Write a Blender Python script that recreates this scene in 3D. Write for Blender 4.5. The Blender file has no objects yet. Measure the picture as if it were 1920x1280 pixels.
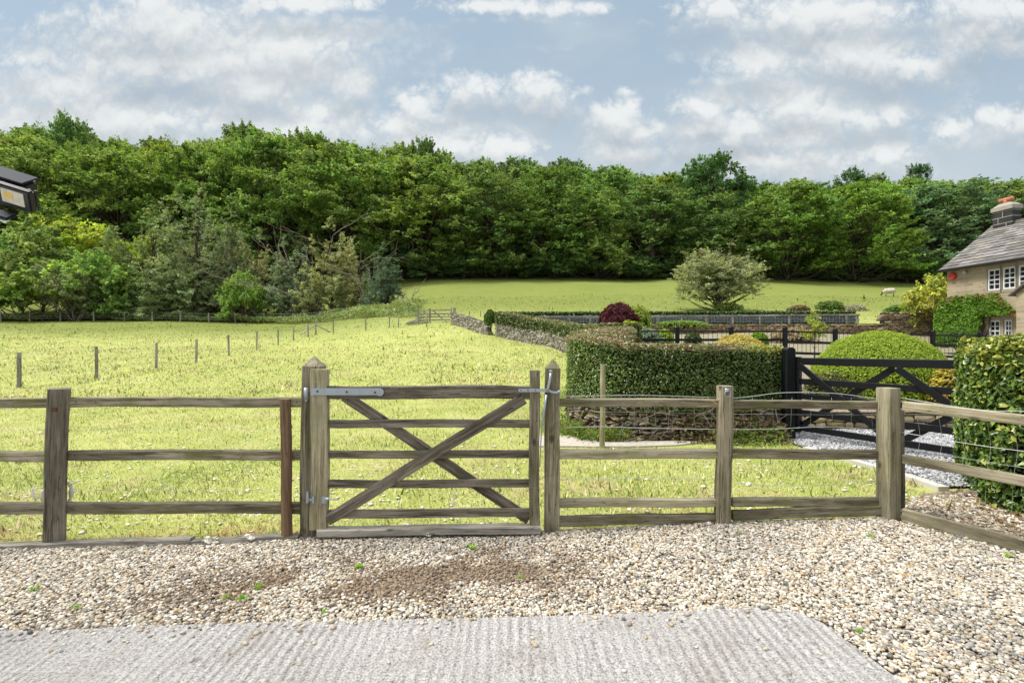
import bpy, bmesh, math, random
import numpy as np
from mathutils import Vector, Matrix

R = math.radians
sc = bpy.context.scene
COL = sc.collection
# ------------------------------------------------------------------ camera
CZ = 1.53
cam = bpy.data.cameras.new("camera")
cam.lens = 18.0; cam.sensor_width = 36.0; cam.clip_end = 2000; cam.clip_start = 0.05
cam_o = bpy.data.objects.new("camera", cam); COL.objects.link(cam_o)
cam_o.location = (0, 0, CZ); cam_o.rotation_euler = (R(90), 0, 0)
sc.camera = cam_o
sc.view_settings.view_transform = 'Standard'
sc.view_settings.look = 'None'
sc.view_settings.exposure = 1.0
sc.view_settings.gamma = 1.0
sc.cycles.max_bounces = 6
sc.cycles.transparent_max_bounces = 8
sc.cycles.use_adaptive_sampling = True
sc.cycles.use_denoising = True

# ------------------------------------------------------------------ world
SUN_EL, SUN_AZ = 60.0, -88.0       # azimuth measured from +Y towards +X
w = bpy.data.worlds.new("World"); sc.world = w; w.use_nodes = True
nt = w.node_tree; nt.nodes.clear()
def N(t, tree, **kw):
    n = tree.nodes.new(t)
    for k, v in kw.items(): setattr(n, k, v)
    return n
def mth(tree, op, a, b=None, c=None, clamp=False):
    n = tree.nodes.new('ShaderNodeMath'); n.operation = op; n.use_clamp = clamp
    for i, v in enumerate((a, b, c)):
        if v is None: continue
        if isinstance(v, (int, float)): n.inputs[i].default_value = v
        else: tree.links.new(v, n.inputs[i])
    return n.outputs[0]
def mixc(tree, fac, a, b, mode='MIX'):
    n = tree.nodes.new('ShaderNodeMix'); n.data_type = 'RGBA'; n.blend_type = mode
    for i, v in ((0, fac), (6, a), (7, b)):
        if isinstance(v, (int, float)): n.inputs[i].default_value = v
        elif isinstance(v, tuple): n.inputs[i].default_value = (*v[:3], 1)
        else: tree.links.new(v, n.inputs[i])
    return n.outputs[2]
def sstep(tree, v, a, b):
    n = tree.nodes.new('ShaderNodeMapRange'); n.interpolation_type = 'SMOOTHSTEP'
    tree.links.new(v, n.inputs[0]); n.inputs[1].default_value = a; n.inputs[2].default_value = b
    return n.outputs[0]
sky = N('ShaderNodeTexSky', nt, sky_type='NISHITA', sun_disc=False)
sky.sun_elevation = R(SUN_EL); sky.sun_rotation = R(SUN_AZ)
sky.air_density = 1.0; sky.dust_density = 2.5; sky.ozone_density = 1.0
tc = N('ShaderNodeTexCoord', nt)
sep = N('ShaderNodeSeparateXYZ', nt); nt.links.new(tc.outputs['Generated'], sep.inputs[0])
yy = mth(nt, 'MAXIMUM', sep.outputs[1], 0.06)
U = mth(nt, 'DIVIDE', sep.outputs[0], yy); V = mth(nt, 'DIVIDE', sep.outputs[2], yy)
cmb = N('ShaderNodeCombineXYZ', nt); nt.links.new(U, cmb.inputs[0]); nt.links.new(V, cmb.inputs[1])
def noise(tree, vec, scale, detail=6, rough=.55, dist=0.0):
    n = tree.nodes.new('ShaderNodeTexNoise'); n.inputs['Scale'].default_value = scale
    n.inputs['Detail'].default_value = detail; n.inputs['Roughness'].default_value = rough
    n.inputs['Distortion'].default_value = dist
    if vec is not None: tree.links.new(vec, n.inputs['Vector'])
    return n
def vmath(tree, op, a, b=None):
    n = tree.nodes.new('ShaderNodeVectorMath'); n.operation = op
    for i, v in enumerate((a, b)):
        if v is None: continue
        if isinstance(v, tuple): n.inputs[i].default_value = v
        else: tree.links.new(v, n.inputs[i])
    return n
# cumulus heaps laid out by direction: (azimuth tangent*960, elevation tangent*960) centre, half sizes
CLOUDS = [(300,55,250,75),(520,85,190,55),(45,115,60,42),(110,160,130,48),(330,120,300,42),(480,165,100,40),(650,160,48,42),(600,212,60,30),(560,245,190,34),(880,165,75,36),(1010,168,80,42),
          (785,200,55,44),(740,235,60,30),(830,268,130,34),(950,278,70,32),(1165,222,66,46),(1215,250,60,28),(1430,118,110,30),(1600,108,140,48),(1700,122,100,34),(1310,200,62,26),(1500,195,90,42),(1600,215,70,26),(1672,208,40,24),
          (1300,248,60,24),(1400,240,80,34),(1500,258,90,24),(1830,68,90,38),(1560,20,230,42),(1350,25,80,36),(1840,20,160,40),(1780,245,60,28),(1880,225,70,40),(1660,285,80,34),(560,8,170,24),(1110,14,70,18),(930,12,130,20),(200,225,300,46),(1180,285,90,20),(1480,305,200,26)]
wrp = noise(nt, cmb.outputs[0], 11.0, 3, .55)
wv = vmath(nt, 'ADD', cmb.outputs[0], vmath(nt, 'MULTIPLY', vmath(nt, 'SUBTRACT', wrp.outputs[1], (.5, .5, .5)).outputs[0], (.030, .024, 0)).outputs[0]).outputs[0]
def cloud_field(off):
    vw = vmath(nt, 'ADD', wv, (0, off, 0)).outputs[0]
    n1 = noise(nt, vmath(nt, 'MULTIPLY', vw, (1, 1.15, 1)).outputs[0], 8.0, 5, .6)
    m = None
    for (px, py, rx, ry) in CLOUDS:
        c = ((px-960)/960, (640-py)/960, 0)
        l = vmath(nt, 'LENGTH', vmath(nt, 'MULTIPLY', vmath(nt, 'SUBTRACT', vw, c).outputs[0], (840/rx, 840/ry, 0)).outputs[0]).outputs['Value']
        if m is None: m = l
        else:
            k = nt.nodes.new('ShaderNodeMath'); k.operation = 'SMOOTH_MIN'
            nt.links.new(m, k.inputs[0]); nt.links.new(l, k.inputs[1]); k.inputs[2].default_value = .2; m = k.outputs[0]
    return mth(nt, 'ADD', mth(nt, 'MAXIMUM', mth(nt, 'SUBTRACT', 1.0, m), -1.5), mth(nt, 'MULTIPLY', mth(nt, 'SUBTRACT', n1.outputs[0], .5), 1.7))
def billow(off):
    n3 = noise(nt, vmath(nt, 'ADD', wv, (.4, off, 0)).outputs[0], 15.0, 5, .58)
    return mth(nt, 'MULTIPLY', mth(nt, 'ABSOLUTE', mth(nt, 'SUBTRACT', n3.outputs[0], .5)), 3.4)
g0 = cloud_field(0.0); g1 = cloud_field(0.055); b0 = billow(0.0); b1 = billow(.018)
f0 = mth(nt, 'ADD', g0, b0)
big = mth(nt, 'SUBTRACT', g0, g1); small = mth(nt, 'SUBTRACT', b0, b1)
veil = noise(nt, vmath(nt, 'MULTIPLY', cmb.outputs[0], (1, 1.8, 1)).outputs[0], 2.6, 5, .55)
top = sstep(nt, big, -.45, .55)
lo = mth(nt, 'SUBTRACT', .18, mth(nt, 'MULTIPLY', mth(nt, 'SUBTRACT', 1.0, top), .85))
mr = nt.nodes.new('ShaderNodeMapRange'); mr.interpolation_type = 'SMOOTHSTEP'; nt.links.new(f0, mr.inputs[0]); nt.links.new(lo, mr.inputs[1]); mr.inputs[2].default_value = .95
alpha = mr.outputs[0]
litv = mth(nt, 'ADD', mth(nt, 'MULTIPLY', big, .60), mth(nt, 'MULTIPLY', small, .45))
litf = sstep(nt, litv, -.75, .75)
cl_dark = mixc(nt, sstep(nt, veil.outputs[0], .35, .65), (.212, .238, .262), (.288, .308, .322))
cl = mixc(nt, litf, cl_dark, (.445, .455, .452))
SKY_STR = 0.10
skyc = mixc(nt, 1.0, sky.outputs[0], (SKY_STR, SKY_STR, SKY_STR), 'MULTIPLY')
skyc = mixc(nt, .86, skyc, (.212, .272, .322))
skyc = mixc(nt, mth(nt, 'MULTIPLY', sstep(nt, V, .60, .28), .55), skyc, (.30, .335, .356))
skyc = mixc(nt, mth(nt, 'MULTIPLY', sstep(nt, veil.outputs[0], .42, .72), .5), skyc, (.31, .342, .362))
skyfin = mixc(nt, mth(nt, 'MULTIPLY', alpha, .90), skyc, cl)
# unseen sky overhead and behind the viewer, brightened as added soft fill light
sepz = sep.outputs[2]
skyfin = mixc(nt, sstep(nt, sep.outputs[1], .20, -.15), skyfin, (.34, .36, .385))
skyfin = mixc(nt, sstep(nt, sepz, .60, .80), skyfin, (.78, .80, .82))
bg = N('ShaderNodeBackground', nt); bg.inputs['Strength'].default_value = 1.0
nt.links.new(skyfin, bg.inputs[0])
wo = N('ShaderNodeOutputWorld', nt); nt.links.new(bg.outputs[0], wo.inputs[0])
w.cycles.sampling_method = 'MANUAL'; w.cycles.sample_map_resolution = 256

sun = bpy.data.lights.new("sun", 'SUN'); sun.energy = 2.5; sun.angle = R(16); sun.color = (1, .955, .88)
sun_o = bpy.data.objects.new("sun", sun); COL.objects.link(sun_o)
_sd = Vector((math.sin(R(SUN_AZ))*math.cos(R(SUN_EL)), math.cos(R(SUN_AZ))*math.cos(R(SUN_EL)), math.sin(R(SUN_EL))))
sun_o.rotation_euler = _sd.to_track_quat('Z', 'Y').to_euler(); sun_o.location = (0, 0, 60)

# ------------------------------------------------------------------ numpy helpers
def rs(seed): return np.random.RandomState(seed)
def vnoise(x, y, scale, seed=0, octs=3):
    x = np.asarray(x, float)*scale; y = np.asarray(y, float)*scale; out = np.zeros(np.broadcast(x, y).shape); amp = 1; tot = 0
    for o in range(octs):
        xi = np.floor(x).astype(np.int64); yi = np.floor(y).astype(np.int64); fx = x-xi; fy = y-yi
        fx = fx*fx*(3-2*fx); fy = fy*fy*(3-2*fy)
        def h(a, b):
            n = (a*374761393+b*668265263+seed*974634777+o*1013904223) & 0xffffffff
            n = ((n ^ (n >> 13))*1274126177) & 0xffffffff
            return ((n ^ (n >> 16)) & 0xffff)/65535.0
        v = (h(xi, yi)*(1-fx)+h(xi+1, yi)*fx)*(1-fy)+(h(xi, yi+1)*(1-fx)+h(xi+1, yi+1)*fx)*fy
        out = out+v*amp; tot += amp; amp *= .5; x = x*2.03; y = y*2.03
    return out/tot
def smst(v, a, b):
    t = np.clip((np.asarray(v, float)-a)/(b-a), 0, 1); return t*t*(3-2*t)
LY = [-60, 4.3, 8, 10, 15, 20, 26, 32, 37, 45, 60, 66, 80, 100, 140, 200, 400]
LZ = [0, 0, .03, .07, .17, .44, .80, 1.22, 1.6, 2.35, 3.8, 4.6, 9, 17, 29, 38, 60]
RY = [-60, 4.3, 8, 10, 15, 20, 26, 31, 37, 40, 45, 60, 80, 100, 140, 200, 400]
RZ = [0, 0, .05, .12, .30, .55, .97, 1.5, 2.5, 3.2, 4.2, 7.1, 11.3, 17, 27, 34, 55]
def tiltf(x): return np.interp(x, [-7, -4, -2.5, -1.8, -1.2, .3, 1.65, 3.05, 7], [-.13, -.088, -.062, -.03, -.012, .017, .085, .128, .19])
def H(x, y):
    x = np.asarray(x, float); y = np.asarray(y, float)
    u = x/np.maximum(y, 4)
    s = smst(u, -.45, -.12)
    z = np.interp(y, LY, LZ)*(1-s)+np.interp(y, RY, RZ)*s
    z = z-smst(u, .4, .9)*smst(y, 50, 80)*.9
    tilt = tiltf(x)
    z = z+tilt*(1-smst(y, 4.6, 8.0))
    z = z+(vnoise(x, y, .12, 5)-.5)*.5*smst(y, 9, 30)+(vnoise(x, y, 1.1, 6)-.5)*.05*smst(y, 4.4, 7)
    return z
def Hf(x, y): return float(H(x, y))
def pt(px, Y, py=None):
    """point on the ray through photo pixel px at depth Y; z from py, or the ground"""
    x = (px-960)/960*Y
    return Vector((x, Y, Hf(x, Y) if py is None else CZ-(py-640)/960*Y))
def on_ground(px, py, y0=4.0, y1=220):
    ys = np.arange(y0, y1, .05); x = (px-960)/960*ys
    d = (CZ-(py-640)/960*ys)-H(x, ys)
    k = np.where(d <= 0)[0]; k = k[0] if len(k) else len(ys)-1
    return Vector((float(x[k]), float(ys[k]), Hf(x[k], ys[k])))

def mesh_np(name, V_, faces, mats=(), col=None, smooth=False, mi=None):
    """faces: list of int arrays (M,k)"""
    V_ = np.asarray(V_, dtype=np.float32)
    me = bpy.data.meshes.new(name)
    faces = [np.asarray(f, dtype=np.int32) for f in faces if len(f)]
    nl = sum(f.size for f in faces); npoly = sum(len(f) for f in faces)
    me.vertices.add(len(V_)); me.vertices.foreach_set('co', V_.ravel())
    me.loops.add(nl); me.loops.foreach_set('vertex_index', np.concatenate([f.ravel() for f in faces]))
    me.polygons.add(npoly)
    cnt = np.concatenate([np.full(len(f), f.shape[1]) for f in faces])
    st = np.concatenate([[0], np.cumsum(cnt)[:-1]]).astype(np.int32)
    me.polygons.foreach_set('loop_start', st)
    if mi is not None: me.polygons.foreach_set('material_index', np.asarray(mi, dtype=np.int32))
    me.update(calc_edges=True)
    me.polygons.foreach_set('use_smooth', np.full(npoly, smooth))
    if col is not None:
        a = me.color_attributes.new('Col', 'FLOAT_COLOR', 'POINT')
        c = np.ones((len(V_), 4), dtype=np.float32); c[:, :3] = col
        a.data.foreach_set('color', c.ravel())
    for m in (mats if isinstance(mats, (list, tuple)) else [mats]): me.materials.append(m)
    me.validate(); return me
def link(name, me, parent=None, loc=(0, 0, 0), world=True):
    o = bpy.data.objects.new(name, me); COL.objects.link(o); o.location = loc
    if parent is not None:
        o.parent = parent
        if world:
            p = parent; off = Vector((0, 0, 0))
            while p is not None: off += Vector(p.location); p = p.parent
            o.location = Vector(loc)-off
    return o
def tag(o, label=None, cat=None, group=None, kind=None):
    if label: o['label'] = label
    if cat: o['category'] = cat
    if group: o['group'] = group
    if kind: o['kind'] = kind
    return o
def thing(name, label, cat, loc=(0, 0, 0), group=None):
    o = bpy.data.objects.new(name, None); COL.objects.link(o); o.location = loc
    o.empty_display_size = .2
    return tag(o, label, cat, group)
class MB:
    """collects verts/faces of several shapes into one mesh"""
    def __init__(s): s.v = []; s.f = {}; s.c = []; s.n = 0
    def add(s, v, fs, c=None):
        v = np.asarray(v, float).reshape(-1, 3)
        for f in fs:
            f = np.asarray(f)
            if f.ndim == 1: f = f[None]
            s.f.setdefault(f.shape[1], []).append(f+s.n)
        s.v.append(v); cc = np.ones((len(v), 3))*.5 if c is None else np.broadcast_to(np.asarray(c, float), (len(v), 3))
        s.c.append(cc); s.n += len(v)
    def build(s, name, mats, parent=None, smooth=False, world=True, loc=(0, 0, 0)):
        me = mesh_np(name, np.concatenate(s.v), [np.concatenate(f) for f in s.f.values()], mats, np.concatenate(s.c), smooth)
        return link(name, me, parent, loc, world)
BOXF = np.array([[0,1,3,2],[4,6,7,5],[0,4,5,1],[2,3,7,6],[0,2,6,4],[1,5,7,3]])
BOXV = np.array([[x, y, z] for x in (-1, 1) for y in (-1, 1) for z in (-1, 1)], float)
def box(mb, lo, hi, c=None):
    lo = np.array(lo, float); hi = np.array(hi, float)
    mb.add((BOXV+1)/2*(hi-lo)+lo, [BOXF], c)
def tube(mb, pts, rad, sides=6, c=None, cap=True):
    pts = [Vector(p) for p in pts]; n = len(pts)
    rad = [rad]*n if isinstance(rad, (int, float)) else rad
    vs = []; prev = None
    for i, p in enumerate(pts):
        d = (pts[min(i+1, n-1)]-pts[max(i-1, 0)]).normalized()
        a = Vector((0, 0, 1)) if abs(d.z) < .9 else Vector((1, 0, 0))
        if prev is not None: a = prev
        x = (a-d*a.dot(d)).normalized(); y = d.cross(x); prev = x
        for k in range(sides):
            t = 2*math.pi*k/sides
            vs.append(p+(x*math.cos(t)+y*math.sin(t))*rad[i])
    f = []
    for i in range(n-1):
        for k in range(sides):
            k2 = (k+1) % sides
            f.append([i*sides+k, i*sides+k2, (i+1)*sides+k2, (i+1)*sides+k])
    fs = [np.array(f)]
    if cap: fs += [np.array([list(range(sides))[::-1]]), np.array([[(n-1)*sides+k for k in range(sides)]])]
    mb.add([tuple(v) for v in vs], fs, c)
def ico(sub=1):
    bm = bmesh.new(); bmesh.ops.create_icosphere(bm, subdivisions=sub, radius=1)
    v = np.array([list(a.co) for a in bm.verts]); f = np.array([[b.index for b in a.verts] for a in bm.faces]); bm.free(); return v, f
def rboxt():
    """rounded stone template: subdivided cube"""
    bm = bmesh.new(); bmesh.ops.create_cube(bm, size=2); bmesh.ops.subdivide_edges(bm, edges=bm.edges[:], cuts=1, use_grid_fill=True)
    v = np.array([list(a.co) for a in bm.verts]); f = np.array([[b.index for b in a.verts] for a in bm.faces]); bm.free()
    k = np.abs(v).sum(1)
    v = v*np.where(k > 2.5, .84, np.where(k > 1.5, .93, 1.0))[:, None]; return v, f
RBV, RBF = rboxt()
ICO1V, ICO1F = ico(1); ICO2V, ICO2F = ico(2)

# ------------------------------------------------------------------ materials
def mat(name):
    m = bpy.data.materials.new(name); m.use_nodes = True; t = m.node_tree
    b = t.nodes['Principled BSDF']; return m, t, b
def ramp(t, fac, stops):
    n = t.nodes.new('ShaderNodeValToRGB'); e = n.color_ramp.elements
    e[0].position, e[0].color = stops[0][0], (*stops[0][1], 1); e[1].position, e[1].color = stops[-1][0], (*stops[-1][1], 1)
    for p, c in stops[1:-1]:
        k = e.new(p); k.color = (*c, 1)
    t.links.new(fac, n.inputs[0]); return n.outputs[0]
def bump(t, b, h, strength, dist):
    n = t.nodes.new('ShaderNodeBump'); n.inputs['Strength'].default_value = strength; n.inputs['Distance'].default_value = dist
    t.links.new(h, n.inputs['Height']); t.links.new(n.outputs[0], b.inputs['Normal']); return n
def objco(t): return t.nodes.new('ShaderNodeTexCoord').outputs['Object']
def plain(name, c, rough=.6, metal=0.0, spec=.5, vary=.0, scale=8):
    m, t, b = mat(name)
    b.inputs['Base Color'].default_value = (*c, 1); b.inputs['Roughness'].default_value = rough; b.inputs['Metallic'].default_value = metal
    b.inputs['Specular IOR Level'].default_value = spec
    n = noise(t, objco(t), scale, 5, .6)
    k = vary or .12
    cc = mixc(t, n.outputs[0], tuple(v*(1-k*1.5) for v in c), tuple(min(1, v*(1+k*1.5)) for v in c))
    t.links.new(cc, b.inputs['Base Color'])
    return m
def wood(name, dark, mid, light, algae=.35, algc=(.13, .14, .05), bumpd=.004, spec=.25):
    m, t, b = mat(name)
    co = objco(t); oi = t.nodes.new('ShaderNodeObjectInfo')
    off = vmath(t, 'SCALE', (1, 1, 1)); t.links.new(oi.outputs['Random'], off.inputs['Scale'])
    off2 = vmath(t, 'MULTIPLY', off.outputs[0], (37, 17, 53)).outputs[0]
    c0 = vmath(t, 'ADD', co, off2).outputs[0]
    g = noise(t, vmath(t, 'MULTIPLY', c0, (1.6, 34, 34)).outputs[0], 1.0, 7, .62, .8)
    fine = noise(t, vmath(t, 'MULTIPLY', c0, (5, 150, 150)).outputs[0], 1.0, 4, .6)
    blot = noise(t, vmath(t, 'MULTIPLY', c0, (1.6, 4, 4)).outputs[0], 1.3, 6, .62)
    mix = mth(t, 'ADD', mth(t, 'MULTIPLY', g.outputs[0], .65), mth(t, 'MULTIPLY', fine.outputs[0], .35))
    c = ramp(t, mix, [(.34, dark), (.47, mid), (.60, light)])
    c = mixc(t, sstep(t, blot.outputs[0], .38, .68), c, mixc(t, .55, c, light))
    c = mixc(t, mth(t, 'MULTIPLY', sstep(t, noise(t, c0, 3.1, 6, .65).outputs[0], .44, .70), algae), c, algc)
    spots = noise(t, vmath(t, 'MULTIPLY', c0, (9, 16, 16)).outputs[0], 1.0, 5, .7)
    c = mixc(t, mth(t, 'MULTIPLY', sstep(t, spots.outputs[0], .58, .74), .6), c, dark)
    kn = t.nodes.new('ShaderNodeTexVoronoi'); kn.inputs['Scale'].default_value = 1.0; t.links.new(vmath(t, 'MULTIPLY', c0, (3.2, 7, 7)).outputs[0], kn.inputs['Vector'])
    c = mixc(t, mth(t, 'MULTIPLY', sstep(t, kn.outputs['Distance'], .16, .06), .75), c, tuple(v*.5 for v in dark))
    tone = noise(t, vmath(t, 'MULTIPLY', c0, (.9, .3, .3)).outputs[0], 1.0, 3, .5)
    c = mixc(t, sstep(t, tone.outputs[0], .35, .65), mixc(t, 1, c, (.70, .70, .68), 'MULTIPLY'), mixc(t, 1, c, (1.2, 1.18, 1.15), 'MULTIPLY'))
    crack = noise(t, vmath(t, 'MULTIPLY', c0, (.9, 60, 60)).outputs[0], 1.0, 2, .5, .4)
    ck = sstep(t, mth(t, 'ABSOLUTE', mth(t, 'SUBTRACT', crack.outputs[0], .42)), .0, .012)
    c = mixc(t, ck, tuple(v*.25 for v in dark), c)
    t.links.new(c, b.inputs['Base Color']); b.inputs['Roughness'].default_value = .85; b.inputs['Specular IOR Level'].default_value = spec
    hh = mth(t, 'ADD', mix, mth(t, 'MULTIPLY', ck, .5))
    bump(t, b, hh, .9, bumpd); return m
M = {}
M['wood'] = wood('weathered_wood', (.040, .032, .018), (.140, .118, .074), (.35, .315, .235), .65)
M['wood_pale'] = wood('pale_weathered_wood', (.11, .09, .05), (.27, .235, .15), (.45, .41, .30), .55, (.22, .22, .07))
M['wood_dark'] = wood('dark_weathered_wood', (.035, .028, .022), (.115, .097, .075), (.29, .255, .21), .3)
M['wood_brown'] = wood('brown_wood', (.060, .035, .02), (.16, .095, .055), (.29, .19, .12), .12)
M['wood_grey'] = wood('grey_wood', (.10, .09, .08), (.26, .24, .21), (.44, .41, .37), .08)
M['black_paint'] = plain('black_painted_wood', (.006, .0065, .009), .42, 0, .28, .3, 6)
M['galv'] = plain('galvanised_steel', (.36, .40, .45), .45, .55, .5, .12, 14)
M['rust'] = plain('rusty_bolt', (.10, .05, .03), .7, .2, .3, .3, 40)
M['wire'] = plain('galvanised_wire', (.50, .52, .53), .5, .4, .5, .1, 10)
M['wool'] = plain('white_wool', (.78, .75, .68), .95, 0, .1, .12, 30)
M['white'] = plain('white_paint', (.78, .79, .80), .45, 0, .5, .04, 6)
M['glass'] = plain('dark_glass', (.02, .024, .03), .08, 0, .8, .2, 3)
M['red'] = plain('red_plastic', (.55, .06, .04), .35, 0, .5, .1, 4)
M['blackplastic'] = plain('black_plastic', (.018, .018, .02), .35, 0, .5, .25, 12)
M['greyplastic'] = plain('grey_plastic', (.32, .33, .34), .5, 0, .5, .1, 12)
M['bark'] = plain('bark', (.085, .07, .052), .9, 0, .2, .35, 5)
M['deadbark'] = plain('dead_grey_branches', (.26, .22, .18), .9, 0, .2, .3, 5)
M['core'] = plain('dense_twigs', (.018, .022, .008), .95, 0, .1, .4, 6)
M['terracotta'] = plain('terracotta', (.45, .17, .10), .7, 0, .3, .2, 9)
M['soot'] = plain('sooty_stone', (.035, .035, .038), .85, 0, .3, .5, 5)
M['mortar'] = plain('pale_stone', (.33, .31, .26), .9, 0, .2, .2, 5)
M['render'] = plain('sandstone_dressing', (.34, .29, .21), .9, 0, .2, .2, 4)

def leafmat(name, trans=.30, rough=.55, spec=.3):
    """leaf colour from the Col attribute, tinted by the object's own colour"""
    m, t, b = mat(name); m.node_tree.nodes.remove(b)
    at = t.nodes.new('ShaderNodeAttribute'); at.attribute_name = 'Col'
    oi = t.nodes.new('ShaderNodeObjectInfo')
    c = mixc(t, 1.0, at.outputs['Color'], oi.outputs['Color'], 'MULTIPLY')
    d = t.nodes.new('ShaderNodeBsdfPrincipled'); d.inputs['Roughness'].default_value = rough; d.inputs['Specular IOR Level'].default_value = spec
    tr = t.nodes.new('ShaderNodeBsdfTranslucent')
    t.links.new(c, d.inputs['Base Color'])
    tcx = mixc(t, 1.0, c, (1.25, 1.15, .6), 'MULTIPLY'); t.links.new(tcx, tr.inputs[0])
    ms = t.nodes.new('ShaderNodeMixShader'); ms.inputs[0].default_value = trans
    t.links.new(d.outputs[0], ms.inputs[1]); t.links.new(tr.outputs[0], ms.inputs[2])
    t.links.new(ms.outputs[0], t.nodes['Material Output'].inputs[0]); return m
M['leaf'] = leafmat('foliage', .36, .6, .2)
M['leafgloss'] = leafmat('glossy_foliage', .15, .36, .5)
M['grass'] = leafmat('grass_blades', .25, .6, .2)
_t = M['grass'].node_tree; _g = _t.nodes.new('ShaderNodeNewGeometry')
_n = vmath(_t, 'NORMALIZE', vmath(_t, 'ADD', vmath(_t, 'SCALE', _g.outputs['Normal']).outputs[0], (0, 0, 1)).outputs[0]).outputs[0]
[x for x in _t.nodes if x.type == 'VECT_MATH' and x.operation == 'SCALE'][0].inputs['Scale'].default_value = .5
_t.links.new(_n, [x for x in _t.nodes if x.type == 'BSDF_PRINCIPLED'][0].inputs['Normal'])
def attrmat(name, rough=.85, bs=60, bd=.002, spec=.25, mul=None, vary=.25, moss=0.0):
    m, t, b = mat(name)
    at = t.nodes.new('ShaderNodeAttribute'); at.attribute_name = 'Col'
    n = noise(t, objco(t), bs, 5, .65)
    c = mixc(t, n.outputs[0], mixc(t, 1, at.outputs['Color'], (1-vary,)*3, 'MULTIPLY'), mixc(t, 1, at.outputs['Color'], (1+vary,)*3, 'MULTIPLY'))
    if moss:
        c = mixc(t, mth(t, 'MULTIPLY', sstep(t, noise(t, objco(t), 3.0, 5).outputs[0], .5, .66), moss), c, (.12, .13, .03))
    t.links.new(c, b.inputs['Base Color']); b.inputs['Roughness'].default_value = rough; b.inputs['Specular IOR Level'].default_value = spec
    bump(t, b, n.outputs[0], .6, bd); return m
M['pebble'] = attrmat('pebbles', .7, 90, .001, .3, vary=.18)
M['stone'] = attrmat('wall_stone', .9, 22, .01, .15, vary=.4, moss=.35)
M['slate'] = attrmat('stone_slates', .85, 12, .01, .2, vary=.3)

# ------------------------------------------------------------------ garden boundary path (outer foot of the curved hedge wall)
SP = np.array([(4.2,7.8),(3.3,7.62),(2.3,7.6),(1.5,7.85),(1.08,8.5),(1.02,9.6),(1.65,12),(2.8,16.5),(3.25,21),(2.4,27),(0.8,30.6),(-1.15,33.2)])
def catmull(P, n=10):
    P = np.asarray(P, float); Q = np.vstack([2*P[0]-P[1], P, 2*P[-1]-P[-2]]); out = []
    for i in range(1, len(Q)-2):
        for k in range(n):
            t = k/n; a, b, c, d = Q[i-1], Q[i], Q[i+1], Q[i+2]
            out.append(.5*((2*b)+(-a+c)*t+(2*a-5*b+4*c-d)*t*t+(-a+3*b-3*c+d)*t**3))
    out.append(P[-1]); return np.array(out)
SPD = catmull(SP, 10)
_k = np.argmin(SPD[:20, 1])
def sx(y):
    """left boundary x of the garden at depth y"""
    seg = SPD[30:]; o = np.argsort(seg[:, 1]); return np.interp(y, seg[o, 1], seg[o, 0])
def in_field(x, y):
    x = np.asarray(x); y = np.asarray(y)
    a = (y > 4.17) & (y < 7.75) & (x < np.where(y > 6.3, 4.0, 3.92)) & ~((x > .5) & (x < 3.05+(y-7.4)*.6) & (y > 7.08) & (y < 7.80))
    a &= ~((x > 3.25) & (y < 4.85) & (x > 3.4-(y-4.3)*.3+ .5))
    b = (y >= 7.75) & (y < 33.5) & (x < sx(y)-.12)
    c = (y >= 33.5) & (y < 37.5) & (x < -1.3)
    d = (y >= 37.5)
    return a | b | c | d

# ------------------------------------------------------------------ ground
def gmat():
    m, t, b = mat('pasture_ground')
    g = t.nodes.new('ShaderNodeNewGeometry').outputs['Position']
    big = noise(t, g, .16, 5, .6); med = noise(t, g, 1.4, 6, .65); fin = noise(t, g, 22, 5, .7)
    streak = noise(t, vmath(t, 'MULTIPLY', g, (.5, 2.4, .5)).outputs[0], 1.2, 6, .7)
    c = ramp(t, med.outputs[0], [(.3, (.29, .335, .09)), (.5, (.395, .42, .13)), (.7, (.475, .465, .20))])
    c = mixc(t, sstep(t, big.outputs[0], .42, .66), c, mixc(t, .5, c, (.25, .31, .08)))
    c = mixc(t, mth(t, 'MULTIPLY', sstep(t, streak.outputs[0], .54, .70), .55), c, (.42, .38, .17))
    c = mixc(t, mth(t, 'MULTIPLY', sstep(t, fin.outputs[0], .45, .75), .5), c, (.10, .14, .02))
    sp = t.nodes.new('ShaderNodeSeparateXYZ'); t.links.new(g, sp.inputs[0])
    c = mixc(t, mth(t, 'MULTIPLY', sstep(t, sp.outputs[1], 34, 50), .75), c, (.125, .160, .030))
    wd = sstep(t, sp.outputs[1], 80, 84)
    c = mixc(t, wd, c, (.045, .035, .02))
    t.links.new(c, b.inputs['Base Color']); b.inputs['Roughness'].default_value = .95; b.inputs['Specular IOR Level'].default_value = .1
    h = mth(t, 'ADD', med.outputs[0], mth(t, 'MULTIPLY', fin.outputs[0], .5)); bump(t, b, h, .8, .05); return m
def grid_ground():
    ys = np.concatenate([np.linspace(-30, 4, 18), np.linspace(4.1, 12, 60), np.linspace(12.3, 45, 90), np.linspace(46, 110, 60), np.linspace(114, 420, 40)])
    us = np.linspace(-1, 1, 181)
    us = np.sign(us)*np.abs(us)**1.25
    Yg, Ug = np.meshgrid(ys, us, indexing='ij')
    X = Ug*(14+np.maximum(Yg, 0)*1.9)
    near = (Yg <= 4.2)
    Z = H(X, Yg)-.035*near
    # keep the sheet below the driveway, beds and slab
    n, k = Yg.shape
    idx = np.arange(n*k).reshape(n, k)
    f = np.stack([idx[:-1, :-1], idx[:-1, 1:], idx[1:, 1:], idx[1:, :-1]], -1).reshape(-1, 4)
    me = mesh_np('ground', np.stack([X, Yg, Z], -1).reshape(-1, 3), [f], gmat(), None, True)
    return tag(link('ground', me), 'pasture ground', None, None, 'structure')
ground = grid_ground()
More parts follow.
